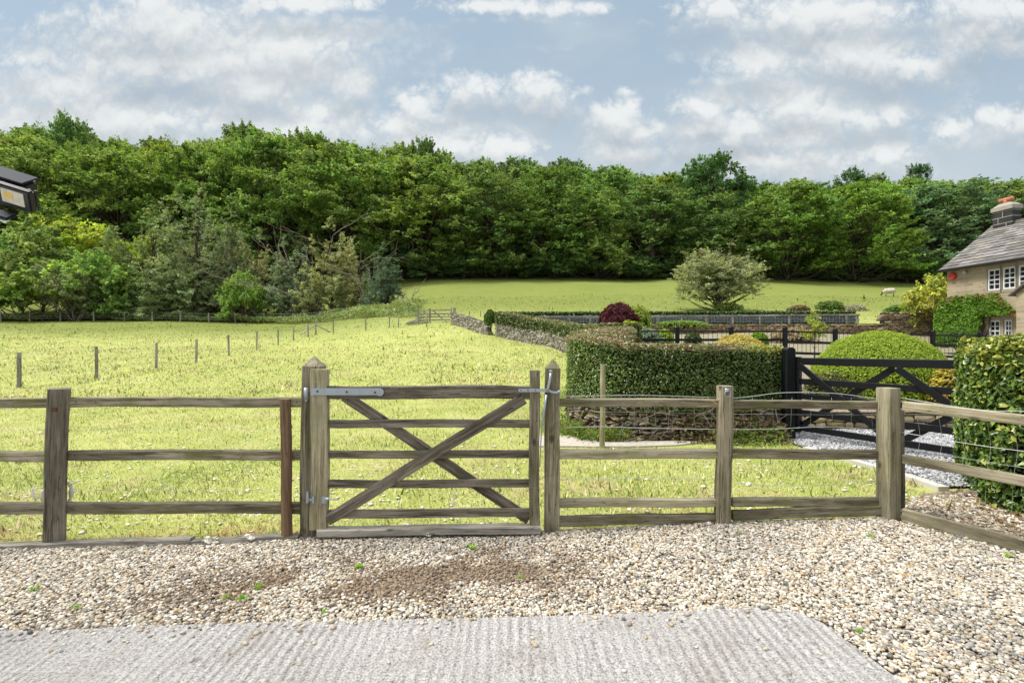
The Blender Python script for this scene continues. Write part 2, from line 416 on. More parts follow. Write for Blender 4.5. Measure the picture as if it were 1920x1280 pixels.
def sheet(name, poly, m, dz, step=.25, zfun=None, thick=.0):
    """a ground sheet over polygon poly (list of xy), following the terrain dz above it"""
    P = np.array(poly, float); lo = P.min(0); hi = P.max(0)
    bm = bmesh.new(); bm.faces.new([bm.verts.new((x, y, 0)) for x, y in poly])
    for ax, no in ((0, (1, 0, 0)), (1, (0, 1, 0))):
        v = lo[ax]+step
        while v < hi[ax]:
            co = [0, 0, 0]; co[ax] = v
            bmesh.ops.bisect_plane(bm, geom=bm.verts[:]+bm.edges[:]+bm.faces[:], plane_co=co, plane_no=no); v += step
    for v in bm.verts: v.co.z = (Hf(v.co.x, v.co.y) if zfun is None else zfun(v.co.x, v.co.y))+dz
    bmesh.ops.recalc_face_normals(bm, faces=bm.faces)
    if bm.faces and sum(f.normal.z for f in bm.faces) < 0:
        for f in bm.faces: f.normal_flip()
    if thick:
        r = bmesh.ops.extrude_face_region(bm, geom=bm.faces[:])
        for e in r['geom']:
            if isinstance(e, bmesh.types.BMVert): pass
        vs = [e for e in r['geom'] if isinstance(e, bmesh.types.BMVert)]
        bmesh.ops.translate(bm, verts=vs, vec=(0, 0, 0))
        newv = set(vs)
        for v in bm.verts:
            if v not in newv: v.co.z -= thick
        bmesh.ops.recalc_face_normals(bm, faces=bm.faces)
    me = bpy.data.meshes.new(name); bm.to_mesh(me); bm.free(); me.materials.append(m)
    o = link(name, me); return tag(o, None, None, None, 'structure')

# gravel bed under the pebbles, concrete apron, grey drive, slab
def gz(x, y): return float(tiltf(x))   # near ground plane (tilted)
def gravelbase():
    m, t, b = mat('gravel_bed')
    g = t.nodes.new('ShaderNodeNewGeometry').outputs['Position']
    v = t.nodes.new('ShaderNodeTexVoronoi'); v.inputs['Scale'].default_value = 45; t.links.new(g, v.inputs['Vector'])
    c = mixc(t, .5, v.outputs['Color'], (.30, .26, .20)); hs = t.nodes.new('ShaderNodeHueSaturation'); hs.inputs['Saturation'].default_value = .12
    t.links.new(c, hs.inputs['Color'])
    c = mixc(t, 1, hs.outputs[0], (.50, .44, .36), 'MULTIPLY')
    t.links.new(c, b.inputs['Base Color']); b.inputs['Roughness'].default_value = .95
    bump(t, b, v.outputs['Distance'], 1, .02); return m
M['gbase'] = gravelbase()
RFX = lambda y: 3.00+(4.03-y)*.57     # return fence line x at depth y
sheet('gravel', [(-14, 2.0), (1.2, 2.0), (1.2, -4), (6.6, -4), (RFX(0)+.06, 0), (RFX(4.1)+.06, 4.1), (3.06, 4.12), (-14, 4.12)], M['gbase'], 0.0, .5, lambda x, y: gz(x, y)-.004)
def concm():
    m, t, b = mat('brushed_concrete')
    g = t.nodes.new('ShaderNodeNewGeometry').outputs['Position']
    sp = t.nodes.new('ShaderNodeSeparateXYZ'); t.links.new(g, sp.inputs[0])
    wob = noise(t, vmath(t, 'MULTIPLY', g, (1, .6, 1)).outputs[0], 2.2, 3)
    wx = mth(t, 'ADD', mth(t, 'MULTIPLY', sp.outputs[0], 1.0), mth(t, 'MULTIPLY', wob.outputs[0], .08))
    s1 = mth(t, 'SINE', mth(t, 'MULTIPLY', wx, 2*math.pi/.052))
    strk = noise(t, vmath(t, 'MULTIPLY', g, (26, 5.5, 1)).outputs[0], 1.0, 5, .7)
    grain = noise(t, g, 85, 5, .75); big = noise(t, g, 1.6, 5, .6)
    fade = sstep(t, noise(t, g, .9, 2).outputs[0], .35, .6)
    rid = mth(t, 'ADD', mth(t, 'MULTIPLY', mth(t, 'MULTIPLY', s1, .42), mth(t, 'ADD', fade, .35)), mth(t, 'MULTIPLY', strk.outputs[0], 1.9))
    c = ramp(t, grain.outputs[0], [(.38, (.21, .195, .185)), (.47, (.49, .47, .455)), (.58, (.78, .77, .755))])
    c = mixc(t, mth(t, 'MULTIPLY', sstep(t, rid, .45, 1.45), .6), mixc(t, 1, c, (.78, .765, .755), 'MULTIPLY'), mixc(t, .35, c, (.60, .58, .56)))
    c = mixc(t, sstep(t, big.outputs[0], .35, .7), c, mixc(t, 1, c, (.90, .89, .885), 'MULTIPLY'))
    v = t.nodes.new('ShaderNodeTexVoronoi'); v.inputs['Scale'].default_value = 60; t.links.new(g, v.inputs['Vector'])
    c = mixc(t, mth(t, 'MULTIPLY', sstep(t, v.outputs['Distance'], .28, .10), .3), c, (.70, .66, .62))
    st_ = noise(t, g, 3.2, 6, .7); c = mixc(t, mth(t, 'MULTIPLY', sstep(t, st_.outputs[0], .52, .70), .4), c, (.30, .25, .20))
    t.links.new(c, b.inputs['Base Color']); b.inputs['Roughness'].default_value = .85
    hh = mth(t, 'ADD', mth(t, 'MULTIPLY', rid, .45), mth(t, 'MULTIPLY', grain.outputs[0], .55))
    bump(t, b, hh, 1.0, .03); return m
cpoly = [(-14, 2.80), (-3, 2.80), (0, 2.795), (1.30, 2.79), (1.44, 2.77), (1.53, 2.71), (1.585, 2.60), (1.61, 2.4), (1.66, 2.0), (1.75, 1.0), (1.9, -4), (-14, -4)]
M['conc'] = concm()
sheet('concrete_apron', cpoly, M['conc'], .016, .5, gz, .05)
# ------------------------------------------------------------------ pebbles
def pebbles(name, n, sampler, size, pal, pw, seed, zf, lift=.0, sub=1, flat=.62, m='pebble', dirt=None):
    r = rs(seed); x, y, keep_scale = sampler(r, n); n = len(x)
    tv, tf = (ICO1V, ICO1F) if sub == 1 else (ICO2V, ICO2F)
    k = len(tv)
    s = size*r.lognormal(0, .26, n)
    sc3 = np.stack([s*r.uniform(.75, 1.3, n), s*r.uniform(.65, 1.0, n), s*flat*r.uniform(.7, 1.15, n)], 1)
    a = r.uniform(0, 2*np.pi, n); tl = r.uniform(-.45, .45, (n, 2))
    v = tv[None]*sc3[:, None, :]*(1+r.uniform(-.16, .16, (n, k, 1)))
    # tilt about x then y then spin z
    c1, s1 = np.cos(tl[:, 0])[:, None], np.sin(tl[:, 0])[:, None]
    v = np.stack([v[..., 0], v[..., 1]*c1-v[..., 2]*s1, v[..., 1]*s1+v[..., 2]*c1], -1)
    c1, s1 = np.cos(a)[:, None], np.sin(a)[:, None]
    v = np.stack([v[..., 0]*c1-v[..., 1]*s1, v[..., 0]*s1+v[..., 1]*c1, v[..., 2]], -1)
    z = zf(x, y)+sc3[:, 2]*.35+r.uniform(0, lift, n)
    v = v+np.stack([x, y, z], 1)[:, None, :]
    pal = np.array(pal); ci = r.choice(len(pal), n, p=np.array(pw)/sum(pw))
    col = pal[ci]*r.uniform(.72, 1.22, (n, 1))
    if name == 'pebbles':
        gz_ = (smst(vnoise(x, y, 1.3, 55), .45, .68)*.75+smst(x, 2.6, 3.4)*smst(y, 2.9, 3.5)*.5)[:, None]*r.uniform(.2, 1, (n, 1)); col = col*(1-gz_*.62)+np.array([[.20, .205, .215]])*gz_*.45
    if dirt is not None:
        d = dirt(x, y, r)[:, None]; col = col*(1-d)+np.array([[.155, .108, .068]])*r.uniform(.5, 1.7, (n, 1))*d
    col = np.repeat(np.clip(col, 0, .9)[:, None, :], k, 1).reshape(-1, 3)
    f = (tf[None]+(np.arange(n)*k)[:, None, None]).reshape(-1, 3)
    me = mesh_np(name, v.reshape(-1, 3), [f], M[m], col, True)
    return link(name, me)
def gz_np(x, y): return tiltf(x)
def samp_gravel(r, n):
    x = r.uniform(-5.2, 4.6, n); y = r.uniform(1.3, 4.07, n)
    a = (y > 2.79+.012*r.standard_normal(n)) & (x < RFX(y)-.03)
    edge = np.where(y > 2.76, 1.42, np.interp(y, [1.0, 2.0, 2.4, 2.6, 2.71, 2.77], [1.75, 1.66, 1.61, 1.585, 1.53, 1.44]))
    b = (y <= 2.80) & (x > edge+.012+.012*r.standard_normal(n)) & (x < RFX(y)-.03)
    k = a | b; x = x[k]; y = y[k]
    return x, y, None
def dirtmask(x, y, r):
    d = np.exp(-(((x+.75)/1.0)**2+((y-3.32)/.36)**2))*1.45+.8*np.exp(-(((x+.10)/.6)**2+((y-3.52)/.24)**2))+.55*np.exp(-(((x+2.0)/.8)**2+((y-3.2)/.3)**2))
    d = d*smst(vnoise(x, y, 4.5, 19, 4), .30, .66)*1.35
    d2 = .55*np.exp(-((y-4.05)/.06)**2)*smst(vnoise(x, y, 2, 4), .4, .7)
    soft = np.clip(d, 0, 1)*.35
    return np.clip(np.where(r.uniform(0, 1, len(x)) < d*.62, .85, soft*.6)+d2*.5, 0, .92)
PAL = [(.49, .435, .345), (.40, .345, .26), (.59, .545, .46), (.31, .29, .265), (.34, .25, .16), (.16, .155, .15), (.70, .66, .59), (.46, .34, .20)]
PW = [24, 20, 20, 12, 8, 6, 10, 5]
pb = pebbles('pebbles', 215000, samp_gravel, .0098, PAL, PW, 3, lambda x, y: gz_np(x, y)+.0, .012, dirt=dirtmask)
tag(pb, 'cream and grey rounded pebbles covering the strip in front of the fence', 'gravel', None, 'stuff')
def samp_stray(r, n):
    x = r.uniform(-3.5, 1.5, n); y = 2.78-np.abs(r.exponential(.07, n)); far = r.uniform(0, 1, n) < .12
    y = np.where(far, r.uniform(1.6, 2.75, n), y); k = (x < 1.45) & (y > 1.4); return x[k], y[k], None
st = pebbles('stray_pebbles', 210, samp_stray, .011, PAL, PW, 8, lambda x, y: gz_np(x, y)+.017)
tag(st, 'loose pebbles strayed onto the brushed concrete', 'gravel', None, 'stuff')
# earth showing through the pebbles
sheet('soil_patch', [(-1.95, 3.2), (-1.6, 3.0), (-.9, 2.98), (-.2, 3.1), (.25, 3.4), (.1, 3.6), (-.5, 3.62), (-1.4, 3.52)], plain('brown_earth', (.15, .11, .07), .95, 0, .1, .4, 25), .006, .3, gz)

# grey drive
drive_poly = [(4.02, 4.80), (3.99, 6.0), (3.98, 6.8), (4.02, 7.45), (4.0, 8.45), (6.5, 8.5), (13, 8.4), (13, 5.0), (8, 4.85)]
sheet('driveway', drive_poly, M['gbase'], .020, .3)
def samp_drive(r, n):
    x = r.uniform(3.95, 9.5, n); y = r.uniform(4.78, 8.5, n); k = (x > 4.02+.02*r.standard_normal(n)) & (x < 1.15*y+.4); return x[k], y[k], None
dv = pebbles('driveway_chippings', 62000, samp_drive, .0125, [(.40, .40, .41), (.28, .285, .295), (.53, .53, .53), (.16, .165, .17)], [30, 30, 25, 15], 5, lambda x, y: H(x, y)+.02, .012, flat=.7)
tag(dv, 'blue grey stone chippings covering the drive behind the corner post', 'gravel', None, 'stuff')
M['slab'] = plain('dirty_slab', (.42, .38, .33), .9, 0, .2, .38, 16)
M['palec'] = plain('pale_concrete', (.52, .49, .44), .9, 0, .2, .16, 7)
sheet('path', [(.3, 7.18), (1.6, 7.14), (2.3, 7.2), (2.72, 7.36), (2.5, 7.52), (1.9, 7.58), (1.2, 7.78), (.9, 7.95), (.3, 7.95)], M['slab'], .022, .3, None, .04)
sheet('kerb', [(3.93, 4.72), (4.03, 4.72), (4.00, 6.9), (3.92, 6.9)], M['palec'], .045, .3, None, .10)
def litter_soil():
    m, t, b = mat('leaf_litter_soil')
    g = t.nodes.new('ShaderNodeNewGeometry').outputs['Position']
    c = ramp(t, noise(t, g, 26, 6, .7).outputs[0], [(.35, (.09, .07, .05)), (.5, (.21, .17, .125)), (.66, (.44, .38, .30))])
    t.links.new(c, b.inputs['Base Color']); b.inputs['Roughness'].default_value = .95
    bump(t, b, noise(t, g, 40, 5, .7).outputs[0], 1, .02); return m
M['soil'] = litter_soil()
sheet('soil', [(RFX(4.0)+.03, 4.04), (RFX(3.0)+.03, 3.0), (RFX(0)+.05, 0), (12, 0), (12, 5.2), (4.08, 4.70), (3.7, 4.62)], M['soil'], .015, .3, lambda x, y: float(max(Hf(x, y), gz(x, y))))

# ------------------------------------------------------------------ boards
def board(name, p0, p1, wd, th, m, parent=None, up=(0, 0, 1), seed=0, tip=0, nseg=None, ch=.10, jit=.0016, warp=.004, taper=1.0, roll=0, dome=0):
    """timber from p0 to p1: wd measured along `up`, th across; local X is the grain"""
    p0 = Vector(p0); p1 = Vector(p1); L = (p1-p0).length; X = (p1-p0).normalized(); upv = Vector(up)
    Z = (upv-X*upv.dot(X)).normalized(); Y = Z.cross(X)
    r = rs(seed*7+13)
    nseg = nseg or max(3, int(L/.10))
    c = min(wd, th)*ch
    prof = [(-th/2+c, -wd/2), (th/2-c, -wd/2), (th/2, -wd/2+c), (th/2, wd/2-c), (th/2-c, wd/2), (-th/2+c, wd/2), (-th/2, wd/2-c), (-th/2, -wd/2+c)]
    xs = list(np.linspace(-L/2, L/2, nseg+1)); scl = [1.0+(taper-1)*(i/nseg) for i in range(nseg+1)]
    if tip: xs.append(L/2+tip); scl.append(.04)
    if dome:
        for a in (30, 55, 75): xs.append(L/2+dome*math.sin(R(a))); scl.append(-math.cos(R(a)))
    ph = r.uniform(0, 6, 4); vs = []
    for x, s in zip(xs, scl):
        wy = warp*math.sin(x*2.1/max(L, .5)*3+ph[0]); wz = warp*.7*math.sin(x*3.3/max(L, .5)*2+ph[1])
        sy, sz = (s, s) if s >= 0 else (-s, 1)
        for (a, b_) in prof:
            j = r.uniform(-jit, jit, 2) if s > .1 or s < 0 else (0, 0)
            vs.append((x, a*sy+wy+j[0], b_*sz+wz+j[1]))
    n = len(xs); f = []
    for i in range(n-1):
        for k in range(8):
            f.append([i*8+k, i*8+(k+1) % 8, (i+1)*8+(k+1) % 8, (i+1)*8+k])
    mb = [np.array(f)]; caps = np.array([[7, 6, 5, 4, 3, 2, 1, 0], [(n-1)*8+k for k in range(8)]])
    me = mesh_np(name, vs, [mb[0], caps], m, None, False)
    o = bpy.data.objects.new(name, me); COL.objects.link(o)
    rot = Matrix((X, Y, Z)).transposed()
    if roll: rot = rot @ Matrix.Rotation(roll, 3, 'X')
    loc = (p0+p1)/2
    if parent is not None:
        o.parent = parent; off = Vector((0, 0, 0)); p = parent
        while p is not None: off += Vector(p.location); p = p.parent
        loc = loc-off
    o.location = loc; o.rotation_mode = 'QUATERNION'; o.rotation_quaternion = rot.to_quaternion()
    return o
FY = 4.07
def fp(px, py, Y=FY): return Vector(((px-960)/960*Y, Y, CZ-(py-640)/960*Y))
def PX(v, Y=FY): return v/960*Y
def rail(name, a, b, h, parent, m='wood', th=.062, Y=FY, seed=0, Yb=None, **kw):
    Yb = Y if Yb is None else Yb
    return board(name, fp(a[0], a[1], Y), fp(b[0], b[1], Yb), PX(h, (Y+Yb)/2), th, M[m], parent, seed=seed, **kw)
def rot_part(o):  # vertical posts: up vector along Y
    return o
def post(name, px, top, bot, wpx, parent=None, m='wood', th=None, Y=FY, seed=0, pxb=None, tip=0, below=.25, **kw):
    a = fp(px if pxb is None else pxb, bot, Y); b = fp(px, top, Y)
    d = (a-b).normalized(); a = a+d*below
    wdt = PX(wpx, Y)
    return board(name, a, b, th or wdt, wdt, M[m], parent, up=(0, 1, 0), seed=seed, tip=tip, **kw)
def nails(nm, pts, r_, par):
    for c_ in pts:
        m_ = MB(); bolt(m_, c_, r_); m_.build(nm, M['rust'], par)
def bolt(mb, c, r=.007, ax=(0, -1, 0), c2=None):
    c = Vector(c); ax = Vector(ax); tube(mb, [c, c+ax*.007], [r, r*.8], 8)

# ---- left fence
lf = thing('post_and_rail_fence', 'weathered three rail wooden fence left of the field gate', 'fence', (-3.6, FY, -.08))
post('post', 111, 728, 1015, 32, lf, 'wood_dark', pxb=101, seed=1, roll=R(38), ch=.06, jit=.002)
post('post', -330, 730, 1020, 34, lf, 'wood_dark', seed=2)
for i, (ya, yb, yc, yd, h) in enumerate([(755, 755, 753.5, 753.5, 18), (855, 855, 853, 852, 18), (953.5, 953, 951, 951, 20)]):
    rail('rail', (-322, ya), (96, yb), h, lf, 'wood', Y=FY+.03, seed=10+i, warp=.006)
    rail('rail', (118, yc), (568, yd), h, lf, 'wood', Y=FY+.03, seed=20+i, warp=.006)
    if i == 0:
        pass
def wire(parent, pts, r=.0016, m='wire', name='wire', sag=.0):
    mb = MB(); P = catmull(np.array([list(p) for p in pts]), 6) if len(pts) > 2 else np.array([list(p) for p in pts])
    tube(mb, P, r, 5); return mb.build(name, M[m], parent, True)
FW = FY+.07
for yl in (806, 921):
    wire(lf, [fp(-330, yl+3, FW), fp(100, yl+2, FW), fp(340, yl-3, FW), fp(568, yl+2, FW)], .0012)
nails('nail', [fp(px, py, FY-.006) for (px, py) in [(143, 754), (180, 754), (556, 753), (140, 853), (557, 852), (132, 951)]], .0045, lf)
mbb = MB(); box(mbb, fp(98, 772, FY-.102)+Vector((-.012, 0, 0)), fp(108, 763, FY-.09)+Vector((.0, 0.004, 0)))
mbb.build('iron_staple', M['rust'], lf)
# stake beside the gate post
stk = post('stake', 534.5, 748, 1004, 19, None, 'wood_brown', Y=FY-.03, pxb=539, seed=5, roll=R(20), ch=.3)
tag(stk, 'round reddish brown stake standing just left of the gate post', 'stake')
# timber edging at the foot of the left fence
eg = board('timber_edging', fp(-420, 1031, FY-.06), fp(360, 1016, FY-.05), .055, .075, M['wood_grey'], None, seed=31, warp=.012, jit=.005)
tag(eg, 'split grey timber edging along the gravel under the left fence', 'edging', 'timber gravel edging')
eg = board('timber_edging', fp(356, 1015.5, FY-.055), fp(560, 1006, FY-.05), .040, .07, M['wood_grey'], None, seed=32, warp=.010, jit=.005)
tag(eg, 'short rotten grey timber edging between the left fence and the gate', 'edging', 'timber gravel edging')

# ---- gate posts
gp = post('gate_post', 588, 686, 1004, 35, None, 'wood', pxb=586, seed=40, tip=.078, Y=FY+.05, ch=.05, taper=.97)
tag(gp, 'thick wooden gate post with pointed top on the hinge side of the field gate', 'gate post', 'wooden gate posts')
gp = post('gate_post', 1036.5, 690, 997, 28, None, 'wood', pxb=1033, seed=41, tip=.075, Y=FY+.03, ch=.05, taper=.97)
tag(gp, 'wooden gate post with pointed top and dark crack on the latch side', 'gate post', 'wooden gate posts')
# ---- the gate
gt = thing('field_gate', 'weathered wooden field gate with five rails and crossed braces', 'gate', (-.65, FY-.03, .05))
GY = FY-.035
post('hanging_stile', 601, 692, 990, 31, gt, 'wood_pale', Y=GY, seed=42, pxb=599, below=0, th=.075)
post('closing_stile', 1002, 694, 982, 19, gt, 'wood', Y=GY, seed=43, below=0, th=.07)
rail('top_rail', (612, 735), (995, 735), 24, gt, 'wood_dark', .06, GY, seed=44, warp=.005, jit=.003)
for i, (a, b, h) in enumerate([(794, 793.5, 15), (851.5, 851, 14.5), (907, 905.5, 15), (963, 960, 16)]):
    rail('rail', (612, a), (995, b), h, gt, 'wood_dark', .024, GY+.008, seed=45+i, warp=.003)
board('brace', fp(614, 974, GY-.018), fp(982, 746, GY-.018), .088, .022, M['wood_dark'], gt, seed=51)
board('brace', fp(646, 742, GY+.034), fp(992, 973, GY+.034), .085, .022, M['wood_dark'], gt, seed=52)
mb = MB(); a = fp(583, 733.5, GY-.048); b = fp(712, 735.5, GY-.048)
box(mb, (a.x, a.y-.003, a.z-.029), (b.x, b.y+.003, b.z+.034))
tube(mb, [b+Vector((0, -.0022, .0025)), b+Vector((0, .0022, .0025))], .0312, 20)
hs = mb.build('hinge_strap', M['galv'], gt)
nails('bolt', [fp(px, 733.5+(px-595)/108*2, GY-.052) for px in (595, 650, 703)], .0085, hs)
mb = MB(); c = fp(577, 734, GY-.0)
tube(mb, [c+Vector((0, -.035, -.052)), c+Vector((0, -.035, .034))], .016, 12); tube(mb, [c+Vector((0, -.035, -.06)), c+Vector((0, .03, -.06))], .010, 8)
tube(mb, [c+Vector((0, -.035, -.052)), c+Vector((0, -.035, -.075))], .010, 10)
mb.build('hinge_eye', M['galv'], gt, True)
mb = MB(); c = fp(588, 937, GY-.048)
box(mb, c+Vector((-.012, -.004, -.026)), c+Vector((.006, .004, .026)))
tube(mb, [c+Vector((-.055, .02, 0)), c+Vector((-.01, 0, 0))], .013, 8)
tube(mb, [c+Vector((-.047, .0, -.02)), c+Vector((-.047, .0, .050))], .012, 8)
tube(mb, [c+Vector((-.047, .0, .03)), c+Vector((-.047, .0, .066))], .008, 8)
mb.build('lower_hinge', M['galv'], gt)
mb = MB(); c = fp(606, 937, GY-.048)
box(mb, c+Vector((-.010, -.004, -.026)), c+Vector((.024, .004, .026)))
tube(mb, [c+Vector((.01, -.005, .008)), c+Vector((.125, -.005, .006))], .006, 8); tube(mb, [c+Vector((.025, -.005, .008)), c+Vector((.045, -.005, .008))], .013, 6)
mb.build('hinge_bolt', M['galv'], gt)
mb = MB(); a = fp(972, 731.5, GY-.045)
box(mb, a+Vector((0, -.003, -.013)), a+Vector((PX(56), .003, .013)))
tube(mb, [a+Vector((PX(56), 0, 0)), a+Vector((PX(60), -.01, -.012)), a+Vector((PX(68), -.012, -.018)), a+Vector((PX(74), -.008, -.012)), a+Vector((PX(76), -.004, -.004))], .009, 8)
lt = mb.build('latch', M['galv'], gt)
nails('bolt', [fp(px, 731.5, GY-.049) for px in (977, 990, 1004)], .0055, lt)
mb = MB(); tube(mb, [fp(1033, 698, GY-.06), fp(1031, 712, GY-.062), fp(1028, 726, GY-.06), fp(1026, 733, GY-.058)], .010, 10)
tube(mb, [fp(1033, 694, GY-.06), fp(1033, 697, GY-.06)], .013, 10)
mb.build('latch_handle', M['galv'], gt, True)
mb = MB(); tube(mb, [fp(1024.5, 740, GY-.055), fp(1021, 765, GY-.05), fp(1017, 790, GY-.04), fp(1015, 812, GY-.03), fp(1013, 850, GY-.02), fp(1012, 875, GY-.02)], [.009, .009, .007, .005, .004, .003], 8)
mb.build('latch_strap', M['galv'], gt, True)
nails('nail', [fp(px, py, GY-.032) for (px, py) in [(722, 797), (892, 797), (791, 856), (719, 909), (894, 907), (626, 968), (984, 959), (832, 963), (767, 733)]], .0042, gt)
# wool caught on the gate
def wool(px, py, Y, s, seed, label, shape=(1, .6, .6), group=None, hang=False):
    r = rs(seed); mb = MB(); c = fp(px, py, Y) if py is not None else pt(px, Y)
    for k in range(7):
        o = Vector(r.uniform(-1, 1, 3)*np.array(shape)*s)
        v = ICO2V*(s*r.uniform(.3, .6))*np.array(shape)*(1+r.uniform(-.35, .35, (len(ICO2V), 1)))
        mb.add(v+np.array(c+o), [ICO2F])
    for k in range(10 if not hang else 14):
        p = c+Vector(r.uniform(-1, 1, 3)*np.array(shape)*s*.8); q = p+Vector(r.uniform(-1, 1, 3)*np.array(shape)*s*.7)+Vector((0, 0, -s*2*hang))
        tube(mb, [p, (p+q)/2+Vector(r.uniform(-.3, .3, 3))*s, q], [s*.12, s*.1, s*.04], 4)
    o = mb.build('wool_tuft', M['wool'], None, False); return tag(o, label, 'wool', group)
wool(851, 930, GY-.0, .014, 3, 'white wool wisp hanging from the fourth rail of the gate', (.6, .5, 1.8), None, True)
wool(847, 944, GY-.0, .013, 4, 'small wool ball hanging below the gate rail wisp', (1, .6, .8))
# gate sill
sl = board('gate_sill', fp(598, 996, FY-.06), fp(1013, 990, FY-.06), .055, .10, M['wood_grey'], None, seed=60, warp=.006, jit=.003)
tag(sl, 'pale grey timber sill on the gravel under the field gate', 'sill')

# ---- right fence
rf = thing('post_and_rail_fence', 'weathered three rail wooden fence between the field gate and the corner post', 'fence', (1.7, FY, .05))
post('post', 1359, 723, 980, 26, rf, 'wood', pxb=1355, seed=70, ch=.22, Y=FY)
for i, (a, b, c, d, h) in enumerate([(753.5, 755.5, 757.5, 758.5, 15), (850.5, 850, 850, 852, 17), (942, 940.5, 940.5, 939.5, 15)]):
    rail('rail', (1046, a), (1346, b), h, rf, 'wood_pale' if i else 'wood', Y=FY+.02, seed=71+i)
    rail('rail', (1371, c), (1652, d), h, rf, 'wood', Y=FY+.02, Yb=FY+.05, seed=81+i)
mb = MB(); c = fp(1364, 738, FY-.068); P = [c+Vector((.024*math.sin(t), -.004, .024*math.cos(t))) for t in np.linspace(0, 2*math.pi, 20)]
tube(mb, P, .0035, 6, cap=False); box(mb, c+Vector((-.016, 0, .008)), c+Vector((.016, .008, .042))); mb.build('iron_ring', M['galv'], rf, True)
wire(rf, [fp(1050, 802, FW), fp(1120, 799.5, FW), fp(1200, 802, FW), fp(1300, 804, FW), fp(1345, 805, FW)], .0026)
wire(rf, [fp(1372, 805, FW), fp(1450, 804, FW), fp(1550, 800, FW), fp(1650, 806, FW)], .0026)
wire(rf, [fp(1050, 899, FW), fp(1130, 898, FW), fp(1230, 896, FW), fp(1345, 899, FW)], .002)
wire(rf, [fp(1372, 903, FW), fp(1450, 911, FW), fp(1550, 908, FW), fp(1650, 900, FW)], .002)
wire(rf, [fp(1346, 748, FW-.1), fp(1400, 744, FW), fp(1470, 736, FW), fp(1560, 737, FW), fp(1620, 744, FW), fp(1660, 749, FW)], .0026)
wire(rf, [fp(1050, 743, FW), fp(1200, 741, FW), fp(1345, 745, FW)], .0024)
for i, px in enumerate(range(1078, 1640, 37)):
    wire(rf, [fp(px, 745, FW), fp(px+rs(i).uniform(-4, 4), 800, FW)], .0008)
wire(rf, [fp(1050, 770, FW), fp(1345, 775, FW)], .0008); wire(rf, [fp(1372, 776, FW), fp(1650, 778, FW)], .0008)
mb = MB(); tube(mb, [fp(1326, 746, FY-.02), fp(1345, 757, FY-.07), fp(1352, 772, FY-.072)], .0018, 5)
mb.build('baler_twine', plain('orange_twine', (.50, .26, .10), .8), rf)
for i, (a, ya, b, yb, lab) in enumerate([(1049, 976, 1343, 970.5, 'mossy gravel board running from the gate to the round post'), (1373, 965, 1649, 955, 'mossy gravel board running from the round post to the corner post')]):
    g = board('gravel_board', fp(a, ya, FY), fp(b, yb, FY+.02), PX(18), .05, M['wood'], None, seed=90+i, warp=.006, jit=.003)
    tag(g, lab, 'gravel board', 'timber gravel edging')
# ---- corner post and return fence
cp = post('fence_post', 1665.5, 727, 972, 28.5, None, 'wood_pale', seed=95, roll=R(12), ch=.08, Y=FY)
tag(cp, 'thick pale square corner post where the fence turns', 'fence post')
cp2 = post('fence_post', 1687, 766, 962, 12, None, 'wood_dark', seed=96, Y=FY+.16)
tag(cp2, 'narrow dark post standing right behind the corner post', 'fence post')
rt = thing('post_and_rail_fence', 'weathered wooden fence turning from the corner post towards the right edge', 'fence', (3.5, 3.2, .07))
def rp(y, z): return Vector((RFX(y), y, z))
E0, E1 = 3.97, 1.95
for i, (z0, z1, h) in enumerate([(1.028, .995, .070), (.617, .585, .070), (.182, .140, .12)]):
    board('rail', rp(E0, z0), rp(E1, z1), h, .042, M['wood_pale' if i == 0 else 'wood'], rt, seed=100+i, warp=.007)
board('post', rp(1.9, -.2), rp(1.9, 1.15), .14, .14, M['wood'], rt, up=(0, 1, 0), seed=110)
for k, (z0, z1) in enumerate([(1.07, 1.03), (.80, .76)]):
    wire(rt, [rp(4.02, z0+.02)+Vector((.03, 0, 0)), rp(3.6, z0-.02+k*.02)+Vector((.04, 0, 0)), rp(3.2, z0)+Vector((.03, 0, 0)), rp(1.95, z1)+Vector((.03, 0, 0))], .0022)
for k, y in enumerate(np.arange(3.93, 3.2, -.12)):
    wire(rt, [rp(y, 1.0)+Vector((.045, 0, 0)), rp(y-.01, .8)+Vector((.06, 0, 0)), rp(y, .62)+Vector((.05, 0, 0)), rp(y+.01, .35)+Vector((.05, 0, 0))], .0009)
for z in (.7,): wire(rt, [rp(4.0, z)+Vector((.045, 0, 0)), rp(3.3, z-.01)+Vector((.045, 0, 0)), rp(2.0, z)+Vector((.045, 0, 0))], .0009)
g = board('timber_edging', fp(1700, 951, 4.42), fp(1822, 935, 4.62), .07, .05, M['wood'], None, seed=120)
tag(g, 'short timber edging between grass and soil behind the corner post', 'edging', 'timber gravel edging')
# stake before the hedge
sk = post('stake', 1131, 683, 826, 9.5, None, 'wood_pale', Y=7.15, pxb=1129, seed=121, ch=.3)
tag(sk, 'thin wooden stake standing before the stone wall of the round hedge', 'stake')

